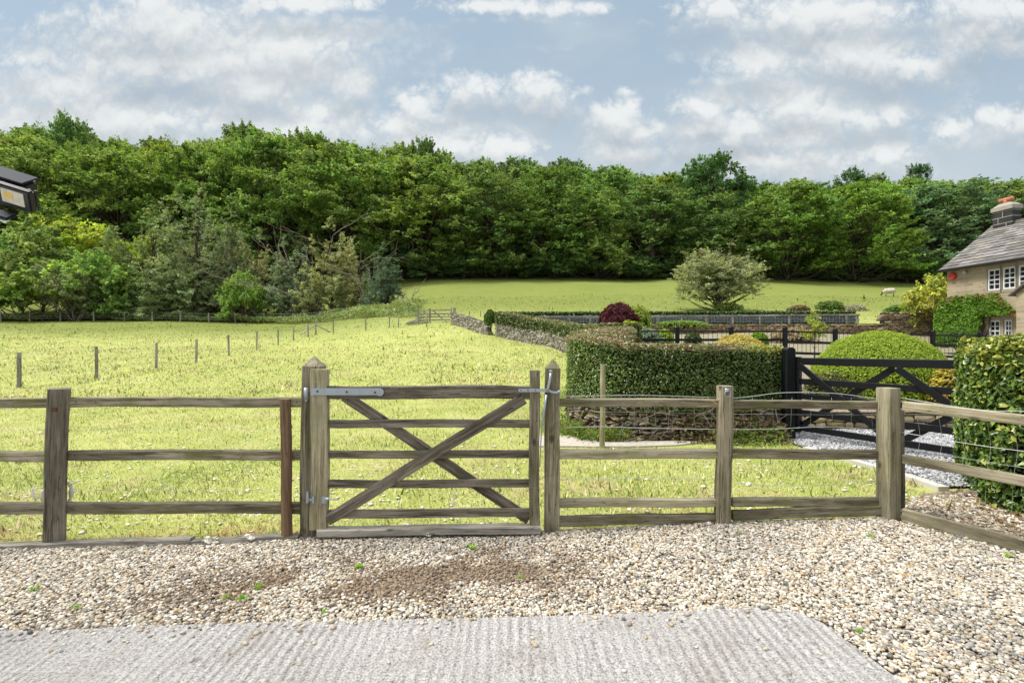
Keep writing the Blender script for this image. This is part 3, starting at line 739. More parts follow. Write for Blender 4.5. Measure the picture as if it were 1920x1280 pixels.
# ------------------------------------------------------------------ foliage
def leaves(P, Nn, size, r, col, asp=.55, fold=.35, droop=0.0):
    """folded leaf per point: 4 verts, 2 tris"""
    n = len(P); P = np.asarray(P); Nn = np.asarray(Nn, float); Nn = Nn/np.maximum(np.linalg.norm(Nn, axis=1, keepdims=True), 1e-6)
    t = r.normal(0, 1, (n, 3)); t[:, 2] -= droop
    t = t-Nn*(t*Nn).sum(1, keepdims=True); t /= np.maximum(np.linalg.norm(t, axis=1, keepdims=True), 1e-6)
    s = np.cross(Nn, t); L = (size*r.lognormal(0, .25, n))[:, None]; W = L*asp*.5
    b = P-t*L*.5; e = P+t*L*.5; m = P-Nn*L*fold*.12
    l = P+s*W+Nn*W*fold; q = P-s*W+Nn*W*fold
    V_ = np.stack([b, l, e, q], 1).reshape(-1, 3)
    i = (np.arange(n)*4)[:, None]
    F = np.concatenate([i+np.array([[0, 2, 1]]), i+np.array([[0, 3, 2]])], 0)
    C = np.repeat(np.asarray(col), 4, 0)
    return V_, F, C
def leafmesh(name, parts, mats):
    vs, fs, cs = [], [], []; n = 0
    for (v, f, c) in parts:
        vs.append(v); fs.append(f+n); cs.append(c); n += len(v)
    return mesh_np(name, np.concatenate(vs), [np.concatenate(fs)], mats, np.concatenate(cs), False)
def pal_cols(r, n, pal, w, var=.25):
    pal = np.array(pal); i = r.choice(len(pal), n, p=np.array(w)/sum(w)); return pal[i]*r.uniform(1-var, 1+var, (n, 1))

def hedge(name, label, cat, path, width, zb, zt, dens, size, colf, seed, group=None, mat_='leafgloss', rnd=.12, side=1, bumpa=.05):
    """clipped hedge along a dense xy path; `width` towards the right-hand side of travel"""
    r = rs(seed); P = np.asarray(path); d = np.diff(P, axis=0); L = np.linalg.norm(d, axis=1); S = np.concatenate([[0], np.cumsum(L)]); T = S[-1]
    tan = np.gradient(P, axis=0); tan /= np.linalg.norm(tan, axis=1, keepdims=True); nor = np.stack([tan[:, 1], -tan[:, 0]], 1)*side
    zbv = np.array([zb(*p) for p in P]); ztv = np.array([zt(*p) for p in P]); hm = (ztv-zbv).mean()
    root = thing(name, label, cat, (float(P[0, 0]), float(P[0, 1]), float(zbv[0])), group)
    # woody core
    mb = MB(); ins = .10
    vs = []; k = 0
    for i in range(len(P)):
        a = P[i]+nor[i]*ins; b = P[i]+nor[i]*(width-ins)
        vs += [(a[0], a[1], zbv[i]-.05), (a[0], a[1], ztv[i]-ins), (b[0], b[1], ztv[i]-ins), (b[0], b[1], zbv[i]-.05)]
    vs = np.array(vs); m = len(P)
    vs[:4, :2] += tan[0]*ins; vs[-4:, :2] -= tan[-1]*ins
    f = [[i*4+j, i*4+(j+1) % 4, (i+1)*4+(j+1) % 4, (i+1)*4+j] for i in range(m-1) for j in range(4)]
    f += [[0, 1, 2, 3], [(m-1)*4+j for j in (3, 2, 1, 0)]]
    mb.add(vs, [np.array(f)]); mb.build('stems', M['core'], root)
    # leaves
    per = 2*hm+width; n = int(T*per*dens); s = r.uniform(0, T, n); q = r.uniform(0, per, n)
    # ends
    ne = int(2*width*hm*dens); s2 = np.where(r.uniform(0, 1, ne) < .5, 0.0, T)
    def interp(s_): return np.stack([np.interp(s_, S, P[:, 0]), np.interp(s_, S, P[:, 1])], 1), np.stack([np.interp(s_, S, nor[:, 0]), np.interp(s_, S, nor[:, 1])], 1), np.interp(s_, S, zbv), np.interp(s_, S, ztv)
    p, no, b_, t_ = interp(s)
    face = np.where(q < hm, 0, np.where(q < hm+width, 1, 2))
    wfrac = np.where(face == 0, 0, np.where(face == 1, (q-hm)/width, 1.0)); zfrac = np.where(face == 0, q/hm, np.where(face == 1, 1.0, (per-q)/hm))
    N3 = np.zeros((n, 3)); N3[face == 0, :2] = -no[face == 0]; N3[face == 2, :2] = no[face == 2]; N3[face == 1, 2] = 1
    pos = np.zeros((n, 3)); pos[:, :2] = p+no*(wfrac*width)[:, None]; pos[:, 2] = b_+(t_-b_)*zfrac
    if ne:
        pe, noe, be, te = interp(s2); te_ = np.where(s2 == 0, -1.0, 1.0)[:, None]
        tg = np.where(s2[:, None] == 0, tan[0][None], tan[-1][None])*te_
        wf = r.uniform(0, 1, ne); zf = r.uniform(0, 1, ne); P3 = np.zeros((ne, 3)); P3[:, :2] = pe+noe*(wf*width)[:, None]; P3[:, 2] = be+(te-be)*zf
        NE = np.zeros((ne, 3)); NE[:, :2] = tg
        pos = np.vstack([pos, P3]); N3 = np.vstack([N3, NE]); zfrac = np.concatenate([zfrac, zf]); wfrac = np.concatenate([wfrac, wf]); face = np.concatenate([face, np.full(ne, 3)])
    n = len(pos)
    # round the shoulders, undulate the clipped faces
    hh = (zfrac > 1-.35*min(1, .35/hm)) & (face != 1)
    und = (vnoise(pos[:, 0]*1.0+pos[:, 1], pos[:, 2]*1.3+pos[:, 1]*.6, 2.3, seed)-.5)*2*bumpa
    pos += N3*und[:, None]; pos -= N3*np.abs(r.normal(0, .035+size*.35, n))[:, None]
    edge = np.clip((np.abs(wfrac-.5)*2-.8)/.2, 0, 1)*(face == 1); pos[:, 2] -= edge*rnd*.6
    ed2 = np.clip((zfrac-.86)/.14, 0, 1)*(face != 1); pos -= N3*(ed2*rnd*.6)[:, None]
    Nf = N3*.75+r.normal(0, .48, (n, 3))+np.array([0, 0, .35])
    col = colf(pos, zfrac, face, r)
    v, f, c = leaves(pos, Nf, size, r, col, .6)
    me = leafmesh('foliage', [(v, f, c)], M[mat_]); link('foliage', me, root)
    return root

# --- dry stone walls
def stone_wall(name, label, path, zb, zt, th, sh, sl_, pal, pw, seed, cope=False, group=None, side=1, top_irreg=.02, tilt=0.0, rough=1.0):
    r = rs(seed); P = np.asarray(path); d = np.diff(P, axis=0); L = np.linalg.norm(d, axis=1); S = np.concatenate([[0], np.cumsum(L)]); T = S[-1]
    tan = np.gradient(P, axis=0); tan /= np.linalg.norm(tan, axis=1, keepdims=True); nor = np.stack([tan[:, 1], -tan[:, 0]], 1)*side
    pal = np.array(pal); pw = np.array(pw)/sum(pw)
    vs, fs, cs = [], [], []; n = 0
    hs_ = np.array([zt(*p)-zb(*p) for p in P]); hm = hs_.max()
    z = 0.0; kk = 0
    def ev(s): return np.array([np.interp(s, S, P[:, 0]), np.interp(s, S, P[:, 1])]), np.array([np.interp(s, S, tan[:, 0]), np.interp(s, S, tan[:, 1])]), np.array([np.interp(s, S, nor[:, 0]), np.interp(s, S, nor[:, 1])])
    while z < hm:
        h = sh*r.uniform(.7, 1.35); s = -r.uniform(0, sl_)
        while s < T:
            l = sl_*r.uniform(.45, 1.5); sm = s+l/2
            if 0 <= sm <= T:
                hl = np.interp(sm, S, hs_)
                if z+h*.5 < hl:
                    p, tg, no = ev(sm); hz = min(h, hl-z+.02) if not cope else h
                    hz = max(hz, h*.5)
                    zz = zb(*p)+z
                    tt = th*r.uniform(.9, 1.06)
                    v = RBV*(1+r.uniform(-.09, .09, RBV.shape)*rough)*np.array([l*.485, tt*.5, hz*.47*(1 if rough < 1.5 else r.uniform(.75, 1.25))])
                    ta = r.uniform(-.05, .05)*rough**2+tilt
                    v = np.stack([v[:, 0], v[:, 1], v[:, 2]+v[:, 0]*ta], 1)
                    w_ = np.stack([p[0]+tg[0]*v[:, 0]+no[0]*(v[:, 1]+th*.5+r.uniform(-.5, .5)*th*.06), p[1]+tg[1]*v[:, 0]+no[1]*(v[:, 1]+th*.5), zz+hz*.5+v[:, 2]], 1)
                    vs.append(w_); fs.append(RBF+n); n += len(v)
                    cs.append(np.repeat((pal[r.choice(len(pal), p=pw)]*r.uniform(.7, 1.25))[None], len(v), 0))
            s += l
        z += h; kk += 1
    if cope:
        s = 0.0
        while s < T:
            l = .09*r.uniform(.6, 1.5); p, tg, no = ev(s+l/2); hz = .2*r.uniform(.8, 1.2); zz = zt(*p)
            v = RBV*(1+r.uniform(-.08, .08, RBV.shape))*np.array([l*.48, th*.5, hz*.5]); v[:, 0] += v[:, 2]*.25
            vs.append(np.stack([p[0]+tg[0]*v[:, 0]+no[0]*(v[:, 1]+th*.5), p[1]+tg[1]*v[:, 0]+no[1]*(v[:, 1]+th*.5), zz+hz*.45+v[:, 2]], 1)); fs.append(RBF+n); n += len(v)
            cs.append(np.repeat((pal[r.choice(len(pal), p=pw)]*r.uniform(.7, 1.25))[None], len(v), 0)); s += l
    # rubble heart so no daylight shows through the joints
    m = len(P); core = []
    for i in range(m):
        a = P[i]+nor[i]*th*.18; b = P[i]+nor[i]*th*.82; z0 = zb(*P[i])-.1; z1 = zt(*P[i])-.03
        core += [(a[0], a[1], z0), (a[0], a[1], z1), (b[0], b[1], z1), (b[0], b[1], z0)]
    f = [[i*4+j, i*4+(j+1) % 4, (i+1)*4+(j+1) % 4, (i+1)*4+j] for i in range(m-1) for j in range(4)]
    vs.append(np.array(core)); fs.append(np.array(f)+n); cs.append(np.tile(np.array([[.05, .042, .03]]), (len(core), 1)))
    me = mesh_np(name, np.concatenate(vs), [np.concatenate(fs)], M['stone'], np.concatenate(cs), False)
    return tag(link(name, me), label, 'wall', group)
GREYST = [(.26, .24, .20), (.36, .34, .30), (.18, .16, .13), (.30, .25, .18), (.44, .42, .39)]
BROWNST = [(.30, .23, .14), (.22, .16, .10), (.38, .31, .21), (.16, .13, .10), (.34, .26, .12)]

near_path = SPD[:76]; far_path = SPD[74:]
# near hedge: on its low wall
def zt_near(x, y): return float(np.interp(y, [7.6, 8.6, 9.6, 12, 16.5, 21], [1.50, 1.62, 1.68, 1.80, 1.98, 2.18]))+(-.0)+ .03*(x < 1.6) - .06*max(0, min(1, (x-2.6)/1.5))*(y < 8.2)
def zb_near(x, y): return Hf(x, y)+float(np.interp(y, [7.6, 9.6, 12, 20], [.44, .46, .66, .8]))
def col_near(pos, zf, face, r):
    n = len(pos); c = pal_cols(r, n, [(.075, .125, .024), (.12, .19, .038), (.042, .078, .016), (.19, .28, .06), (.12, .09, .04)], [32, 30, 18, 12, 8])
    left_lit = smst(-pos[:, 0], -2.0, -1.2)*(pos[:, 1] < 12)
    c = c*(1+.5*left_lit[:, None])  # sunlit look of the hedge's left end put into the leaf colour
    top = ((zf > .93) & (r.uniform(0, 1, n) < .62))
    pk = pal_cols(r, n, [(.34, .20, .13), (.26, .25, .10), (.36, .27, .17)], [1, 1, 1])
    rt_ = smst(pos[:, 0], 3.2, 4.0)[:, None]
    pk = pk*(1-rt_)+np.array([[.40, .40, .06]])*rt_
    c[top] = pk[top]; return np.clip(c, 0, .8)
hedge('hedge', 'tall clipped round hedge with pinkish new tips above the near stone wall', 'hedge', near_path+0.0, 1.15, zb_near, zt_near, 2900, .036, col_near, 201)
def zt_far(x, y): return float(np.interp(y, [20, 27, 30.6, 33.2], [2.18, 2.46, 2.95, 3.50]))
def zb_far(x, y): return Hf(x, y)+.80
def col_far(pos, zf, face, r):
    n = len(pos); c = pal_cols(r, n, [(.085, .125, .025), (.13, .18, .035), (.05, .08, .016), (.17, .19, .05)], [3, 3, 2, 1])
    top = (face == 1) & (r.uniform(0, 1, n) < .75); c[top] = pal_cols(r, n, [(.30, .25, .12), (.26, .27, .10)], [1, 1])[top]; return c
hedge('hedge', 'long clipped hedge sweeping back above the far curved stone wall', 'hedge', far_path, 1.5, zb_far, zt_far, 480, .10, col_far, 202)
def zt_w(x, y): return Hf(x, y)+float(np.interp(y, [7.6, 9.6, 12, 20, 34], [.53, .56, .72, .80, .85]))*1.0
stone_wall('stone_wall', 'low rough drystone wall with moss under the near round hedge', near_path-np.array([[0, .0]]), lambda x, y: Hf(x, y)-.06, zt_w, .40, .060, .15, [(.17, .14, .10), (.24, .21, .16), (.10, .085, .06), (.22, .16, .10), (.32, .29, .24), (.12, .13, .04)], [4, 3, 4, 4, 1, 2], 301, rough=2.2)
stone_wall('stone_wall', 'grey curved drystone wall under the long far hedge', far_path, lambda x, y: Hf(x, y)-.06, zt_w, .45, .10, .26, GREYST, [4, 5, 3, 2, 3], 302)
gw = [(-4.25, 38.3), (-3.2, 36.9), (-2.2, 35.2), (-1.3, 33.9)]
stone_wall('stone_wall', 'low grey drystone wall with upright coping stones beside the far gate', catmull(gw, 5), lambda x, y: Hf(x, y)-.06, lambda x, y: Hf(x, y)+.62, .45, .10, .28, GREYST, [4, 5, 3, 2, 3], 303, cope=True)
# low wall of the shrub bed behind the black gate
stone_wall('stone_wall', 'low sandstone bed wall behind the black gate', catmull([(4.25, 8.55), (5.5, 8.62), (7.0, 8.6), (10.5, 8.5)], 6), lambda x, y: Hf(x, y)-.05, lambda x, y: .36, .28, .10, .26, BROWNST+[(.42, .40, .36), (.48, .34, .10)], [4, 3, 4, 2, 3, 2, 1], 304)
sheet('soil', [(4.3, 8.72), (10.5, 8.68), (13, 10), (15, 15.8), (3.4, 15.8), (3.0, 12), (3.4, 9.2)], M['soil'], 0, .5, lambda x, y: .33+max(0, y-9)*.045)
# garden terrace ground
M['lawn'] = plain('garden_ground', (.24, .22, .15), .95, 0, .1, .3, 3)
sheet('garden_ground', [(4.6, 16), (40, 16), (40, 35), (1.0, 35), (2.6, 31), (4.2, 27), (4.9, 21)], M['lawn'], .03, 1.5)
# back garden walls
def line(a, b, n=12): return np.stack([np.linspace(a[0], b[0], n), np.linspace(a[1], b[1], n)], 1)
def zz(py, Y): return CZ-(py-640)/960*Y
stone_wall('stone_wall', 'long low brown garden wall below the mesh fence', line((3.5, 34.6), (24.6, 34.6)), lambda x, y: 1.25, lambda x, y: zz(606, 34.6), .5, .13, .34, BROWNST+[(.30, .22, .17)], [3, 3, 3, 2, 1, 4], 305)
stone_wall('stone_wall', 'taller sandstone garden wall between the mesh fence and the ivy', line((24.5, 34.2), (29.8, 34.2), 6), lambda x, y: 1.2, lambda x, y: zz(586, 34.2), .5, .14, .40, BROWNST, [4, 2, 4, 2, 1], 306)
def dkg(pos, zf, face, r):
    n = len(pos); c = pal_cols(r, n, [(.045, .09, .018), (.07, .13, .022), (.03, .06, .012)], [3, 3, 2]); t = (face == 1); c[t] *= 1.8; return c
hedge('hedge', 'long low dark green hedge behind the mesh fence at the field edge', 'hedge', line((24.0, 35.6), (-.4, 36.6), 14), 1.0, lambda x, y: 2.2, lambda x, y: zz(583, 36), 150, .14, dkg, 203, side=1)
# fence with mesh on the wall
mf = thing('mesh_fence', 'grey timber fence with mesh infill above the brown garden wall', 'fence', (12, 34.9, 2.7))
for k, px in enumerate([1022, 1068, 1107, 1150, 1190, 1233, 1279, 1325, 1374, 1425, 1480, 1533, 1588, 1608]):
    board('post', fp(px, 612, 34.9), fp(px, 590, 34.9), .10, .11, M['wood_grey'], mf, up=(0, 1, 0), seed=130+k)
rail('rail', (1005, 594), (1350, 592), 3.4, mf, 'wood_grey', .05, 34.85, seed=150); rail('rail', (1350, 592), (1612, 590), 3.4, mf, 'wood_grey', .05, 34.85, seed=151)
mb = MB()
for px in np.arange(1010, 1610, 6.0): tube(mb, [fp(px, 606, 34.95), fp(px, 593, 34.95)], .012, 3)
for py in (595.5, 598, 600.5, 603): tube(mb, [fp(1008, py, 34.95), fp(1610, py, 34.95)], .012, 3)
mb.build('mesh_infill', M['galv'], mf)
# ------------------------------------------------------------------ black gate
bg_a = Vector((4.27, 7.70, 0)); bdir = Vector((.91, -1.8, 0)).normalized()
def bp(t, z, off=0): 
    n = Vector((-bdir.y, bdir.x, 0)); return bg_a+bdir*t+Vector((0, 0, z))-n*off
bgp = thing('gate_post', 'black painted round topped gate post at the end of the round hedge', 'gate post', (4.12, 7.72, .05), 'black gate posts')
board('shaft', (4.17, 7.72, -.2), (4.17, 7.72, 1.40), .15, .15, M['black_paint'], bgp, up=(0, 1, 0), seed=1, dome=.045, warp=.001, jit=.0005)
b2 = thing('gate_post', 'narrow black post behind the black round topped gate post', 'gate post', (4.0, 7.9, .05), 'black gate posts')
board('shaft', (4.115, 7.93, -.2), (4.115, 7.93, 1.38), .12, .12, M['black_paint'], b2, up=(0, 1, 0), seed=2, dome=.04, warp=.001, jit=.0005)
b3 = thing('gate_post', 'black gate post hidden in the hedge at the right edge', 'gate post', (5.6, 5.1, .05), 'black gate posts')
board('shaft', bp(2.83, -.2), bp(2.83, 1.42), .15, .15, M['black_paint'], b3, up=(0, 1, 0), seed=3, dome=.045, warp=.001, jit=.0005)
bgt = thing('driveway_gate', 'black painted five rail driveway gate with crossed braces', 'gate', (4.3, 7.6, .1))
GL = 2.70
def brail(z0, z1, h, th=.035, off=0, nm='rail', sd=0):
    board(nm, bp(.02, z0, off), bp(GL, z1, off), h, th, M['black_paint'], bgt, seed=sd, warp=.001, jit=.0004)
brail(1.235, 1.275, .105, .06, 0, 'top_rail', 1)
for i, (a, b) in enumerate([(.935, .955), (.715, .735), (.475, .49), (.245, .26)]): brail(a, b, .085, .028, 0, 'rail', 2+i)
board('stile', bp(.04, .18), bp(.04, 1.30), .07, .075, M['black_paint'], bgt, up=tuple(bdir), seed=7, warp=.0, jit=.0004)
board('stile', bp(GL-.04, .2), bp(GL-.04, 1.34), .07, .075, M['black_paint'], bgt, up=tuple(bdir), seed=8, warp=.0, jit=.0004)
HM = GL/2
for i, (a, za, b, zb_) in enumerate([(.06, 1.19, HM-.06, .27), (.06, .27, HM-.04, 1.19), (HM+.02, 1.19, GL-.06, .27), (HM+.04, .27, GL-.06, 1.19)]):
    board('brace', bp(a, za, .034 if i % 2 == 0 else -.034), bp(b, zb_, .034 if i % 2 == 0 else -.034), .085, .024, M['black_paint'], bgt, seed=10+i, warp=.0, jit=.0004)
# ------------------------------------------------------------------ black rail fence in the garden
bf = thing('garden_fence', 'black post and rail garden fence with thin pickets behind the dome bush', 'fence', (9, 18, .8))
bposts = [(1115, 24), (1190, 20.5), (1270, 18.3), (1371, 17.5), (1472, 17.6), (1566, 17.9), (1658, 18.2), (1749, 18.5), (1838, 18.8), (1930, 19.1), (2020, 19.4)]
bt = lambda px: 615 if px < 1500 else 617+(px-1500)*.02
prev = None
for k, (px, Y) in enumerate(bposts):
    gzv = .80
    top = CZ-(bt(px)-640)/960*Y
    if k > 1: board('post', pt(px, Y)*1.0+Vector((0, 0, -.2)), (pt(px, Y).x, Y, top), .13, .13, M['black_paint'], bf, up=(0, 1, 0), seed=k, dome=.05, warp=0, jit=.0003)
    if prev:
        p0, Y0 = prev
        for (dy, h, nm) in ((6, .055, 'rail'), (22 if px < 1480 else 25, .09, 'rail'), (46, .09, 'rail')):
            board(nm, fp(p0, bt(p0)+dy, Y0-.0), fp(px, bt(px)+dy, Y-.0), h, .04, M['black_paint'], bf, seed=k, warp=0, jit=.0003)
        mb = MB(); nn = 12
        for j in range(1, nn):
            q = j/nn; X0 = fp(p0, bt(p0)+6, Y0).lerp(fp(px, bt(px)+6, Y), q); X1 = fp(p0, bt(p0)+46, Y0).lerp(fp(px, bt(px)+46, Y), q)
            tube(mb, [X1, X0+Vector((0, 0, .03))], .008, 4)
        mb.build('pickets', M['black_paint'], bf)
    prev = (px, Y)

# ------------------------------------------------------------------ right hand hedge
def col_right(pos, zf, face, r):
    n = len(pos); c = pal_cols(r, n, [(.065, .125, .018), (.11, .19, .028), (.035, .07, .012), (.20, .29, .045)], [30, 34, 16, 16])
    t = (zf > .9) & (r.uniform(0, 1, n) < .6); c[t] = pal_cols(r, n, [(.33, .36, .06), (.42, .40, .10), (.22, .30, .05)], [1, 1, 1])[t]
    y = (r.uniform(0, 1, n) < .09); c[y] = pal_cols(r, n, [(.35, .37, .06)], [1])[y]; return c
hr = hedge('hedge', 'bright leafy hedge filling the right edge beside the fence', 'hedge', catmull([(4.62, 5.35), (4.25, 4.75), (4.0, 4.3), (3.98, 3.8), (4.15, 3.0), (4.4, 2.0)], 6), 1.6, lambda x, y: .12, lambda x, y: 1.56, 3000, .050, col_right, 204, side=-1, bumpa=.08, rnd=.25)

# ------------------------------------------------------------------ bushes
def blob_bush(name, label, cat, c, rad, n, size, pal, pw, seed, group=None, noise_a=.10, mat_='leaf', core=True, flat=0.2, ncl=0, stems=True, asp=.55, spike=0):
    """clipped or loose bush: leaves over a lumpy ellipsoid, with twiggy core"""
    r = rs(seed); c = Vector(c); root = thing(name, label, cat, tuple(c), group)
    d = r.normal(0, 1, (n, 3)); d /= np.linalg.norm(d, axis=1, keepdims=True); d[:, 2] = np.where(d[:, 2] < -.25, -d[:, 2], d[:, 2])
    rr = np.array(rad); az = np.arctan2(d[:, 1], d[:, 0])
    lum = 1+(vnoise(az*2.2+5, d[:, 2]*3+9, 1.3, seed)-.5)*2*noise_a+(vnoise(d[:, 0]*5+20, d[:, 2]*6+d[:, 1]*4+20, 1.2, seed+3)-.5)*noise_a*1.6
    dep = 1-np.abs(r.normal(0, .05, n))-(r.uniform(0, 1, n) < .25)*r.uniform(0, .25, n)
    if spike: dep = dep+(r.uniform(0, 1, n) < .12)*r.uniform(0, spike, n)
    pos = d*rr*(lum*dep)[:, None]
    pos[:, 2] = np.maximum(pos[:, 2], -rr[2]*.2)
    pos = pos+np.array([c.x, c.y, c.z+rr[2]*flat])
    Nf = d/rr*rr.min()+r.normal(0, .45, (n, 3))+np.array([0, 0, .3])
    col = pal_cols(r, n, pal, pw)
    me = leafmesh('foliage', [leaves(pos, Nf, size, r, col, asp)], M[mat_]); link('foliage', me, root)
    mb = MB()
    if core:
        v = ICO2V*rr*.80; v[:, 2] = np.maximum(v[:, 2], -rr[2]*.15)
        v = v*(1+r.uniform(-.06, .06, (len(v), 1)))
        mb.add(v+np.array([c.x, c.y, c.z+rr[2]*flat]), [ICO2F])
    for k in range(5):
        a = r.uniform(0, 6.28); tube(mb, [c+Vector((0, 0, -.1)), c+Vector((math.cos(a)*rr[0]*.5, math.sin(a)*rr[1]*.5, rr[2]*.8))], [rr[0]*.04, rr[0]*.012], 5)
    mb.build('stems', M['core'], root)
    return root
YG = [(.29, .40, .045), (.36, .46, .055), (.22, .33, .038)]
# dome
blob_bush('dome_bush', 'large clipped yellow green dome bush behind the black gate', 'bush', (7.95, 11.1, .42), (1.36, 1.3, 1.20), 46000, .040, YG, [4, 3, 2], 400, noise_a=.025, flat=.12)
blob_bush('shrub', 'dark variegated shrub at the left foot of the dome bush', 'shrub', (6.35, 10.2, .38), (.50, .4, .42), 3500, .05, [(.10, .12, .03), (.28, .30, .10), (.06, .05, .02)], [3, 2, 2], 401, noise_a=.2)
blob_bush('shrub', 'yellow leaved shrub between the dome bush and the right hedge', 'shrub', (8.45, 9.75, .38), (.5, .45, .62), 2600, .06, [(.50, .42, .06), (.40, .38, .06), (.25, .12, .05)], [4, 3, 1], 402, noise_a=.2)
blob_bush('shrub', 'low cream and yellow mound shrub just behind the round hedge', 'shrub', (6.2, 14.0, .78), (.80, .7, .80), 7000, .06, [(.55, .48, .12), (.45, .42, .08), (.60, .50, .26)], [4, 3, 2], 403, noise_a=.08)
blob_bush('ball_bush', 'bright green clipped ball bush by the black fence post', 'bush', (10.75, 22.3, .85), (.42, .42, .62), 2500, .07, [(.16, .30, .02), (.24, .40, .03)], [1, 1], 404, noise_a=.04, flat=.8)
blob_bush('maple_shrub', 'burgundy leaved maple shrub rising above the curved hedges', 'shrub', (5.75, 27.6, 1.3), (1.15, 1.0, 1.5), 6000, .12, [(.085, .016, .026), (.15, .026, .04), (.05, .016, .02), (.22, .05, .05)], [4, 3, 3, 1], 405, noise_a=.14, flat=.55)
blob_bush('shrub', 'lime green shrub directly in front of the burgundy maple', 'shrub', (5.85, 25.2, 1.2), (.65, .5, .85), 1800, .10, [(.34, .44, .03), (.42, .48, .06)], [1, 1], 406, noise_a=.2, flat=.6)
blob_bush('shrub', 'pale lime shrub at the right shoulder of the burgundy maple', 'shrub', (7.0, 28.2, 1.5), (.7, .6, 1.25), 1800, .12, [(.30, .38, .06), (.24, .34, .05)], [1, 1], 407, noise_a=.25, flat=.55)
blob_bush('shrub', 'silvery blue low shrub in the garden left of the black fence', 'shrub', (5.4, 21.2, 1.1), (.9, .5, .62), 1800, .09, [(.22, .30, .20), (.28, .36, .26)], [1, 1], 408, noise_a=.15, flat=.6)
blob_bush('shrub', 'small lime green shrub left of the dark round shrub', 'shrub', (6.6, 22.2, 1.1), (.42, .4, .60), 900, .09, [(.26, .38, .03)], [1], 409, noise_a=.15, flat=.6)
blob_bush('shrub', 'small dark green round shrub before the brown garden wall', 'shrub', (7.85, 22.2, 1.0), (.42, .4, .60), 900, .09, [(.09, .13, .03)], [1], 410, noise_a=.15, flat=.6)
blob_bush('shrub', 'flat pale green shrub trailing over the brown garden wall', 'shrub', (11.4, 34.2, 2.45), (2.0, .4, .36), 1300, .14, [(.24, .36, .08)], [1], 411, noise_a=.2, flat=.3)
blob_bush('shrub', 'pale dry hydrangea by the brown garden wall', 'shrub', (16.2, 29.5, 1.2), (1.4, .8, .75), 1800, .13, [(.34, .28, .17), (.40, .34, .22)], [1, 1], 412, noise_a=.25, flat=.5)
blob_bush('shrub', 'clipped dark green shrub in the garden near the house wall', 'shrub', (22.3, 25.5, 1.0), (1.0, .7, .75), 1500, .12, [(.08, .16, .03)], [1], 413, noise_a=.1, flat=.5)
for i, (px, py, rx, h, pal, lab) in enumerate([(1497, 579, .8, .35, (.20, .16, .09), 'brown heather clump above the dark hedge'), (1556, 577, .95, .55, (.12, .19, .04), 'green shrub peeping over the dark hedge'),
        (1600, 578, 1.0, .35, (.36, .36, .26), 'pale flowering clump above the end of the dark hedge'), (1688, 581, 1.1, .40, (.10, .20, .04), 'dark green clump above the tall garden wall'),
        (1365, 577, 1.3, .5, (.20, .26, .07), 'scrubby green clump at the foot of the lone field tree')]):
    p = fp(px, py+6, 37.6 if i < 4 else 43); blob_bush('shrub', lab, 'shrub', p, (rx, .6, h), 1500, .13, [pal, tuple(v*1.4 for v in pal)], [1, 1], 420+i, noise_a=.25, flat=.4)
blob_bush('shrub', 'small dark green clipped bush at the tip of the far hedge', 'shrub', (-1.45, 33.8, 2.2), (.42, .42, .75), 1500, .10, [(.06, .12, .02), (.10, .18, .03)], [1, 1], 430, noise_a=.12, flat=.9)

# ------------------------------------------------------------------ trees
def make_crown(r, lobes, n, size, pal, pw, wind=.25, asp=.6, upb=.55, spr=11):
    """leaves on flattened pads (lobes: cx,cy,cz,rx,rz)"""
    # every pad carries leafy sprays; leaves gather along each spray so that gaps stay between them
    lob = np.asarray(lobes); nl = len(lob); ns = spr
    K = nl*ns; L = np.repeat(lob, ns, 0)
    wgt = np.repeat(lob[:, 3]**2, ns)*r.lognormal(0, .35, K)
    d = r.normal(0, 1, (K, 3)); d /= np.linalg.norm(d, axis=1, keepdims=True)
    d[:, 2] = np.where(r.uniform(0, 1, K) < .74, np.abs(d[:, 2]), d[:, 2])
    q = np.clip(r.normal(.88, .20, K), .3, 1.35)
    c0 = L[:, :3]+d*np.stack([L[:, 3], L[:, 3], L[:, 4]], 1)*q[:, None]
    c0[:, 2] -= (np.hypot(c0[:, 0]-L[:, 0], c0[:, 1]-L[:, 1])/L[:, 3])**2*L[:, 4]*.25
    out = d*np.array([1, 1, .35])+r.normal(0, .30, (K, 3))+np.array([wind*.6, 0, .22]); out /= np.linalg.norm(out, axis=1, keepdims=True)
    slen = L[:, 3]*.42*r.uniform(.6, 1.5, K); stint = r.uniform(.74, 1.30, K)*r.uniform(.80, 1.22, nl).repeat(ns)
    i = r.choice(K, n, p=wgt/wgt.sum()); t = r.uniform(-.55, 1, n)
    wd = slen[i]*.30*(1.05-.6*np.clip(t, 0, 1))
    pos = c0[i]+out[i]*(slen[i]*t)[:, None]+r.normal(0, 1, (n, 3))*wd[:, None]*np.array([1, 1, .42])
    Nf = d[i]*.45+r.normal(0, .42, (n, 3))+np.array([wind*.5, 0, upb+.15])
    col = pal_cols(r, n, pal, pw, .18)*stint[i][:, None]; col[:, 0] *= 1+r.uniform(-.10, .10, nl).repeat(ns)[i]
    return leaves(pos, Nf, size, r, col, asp)
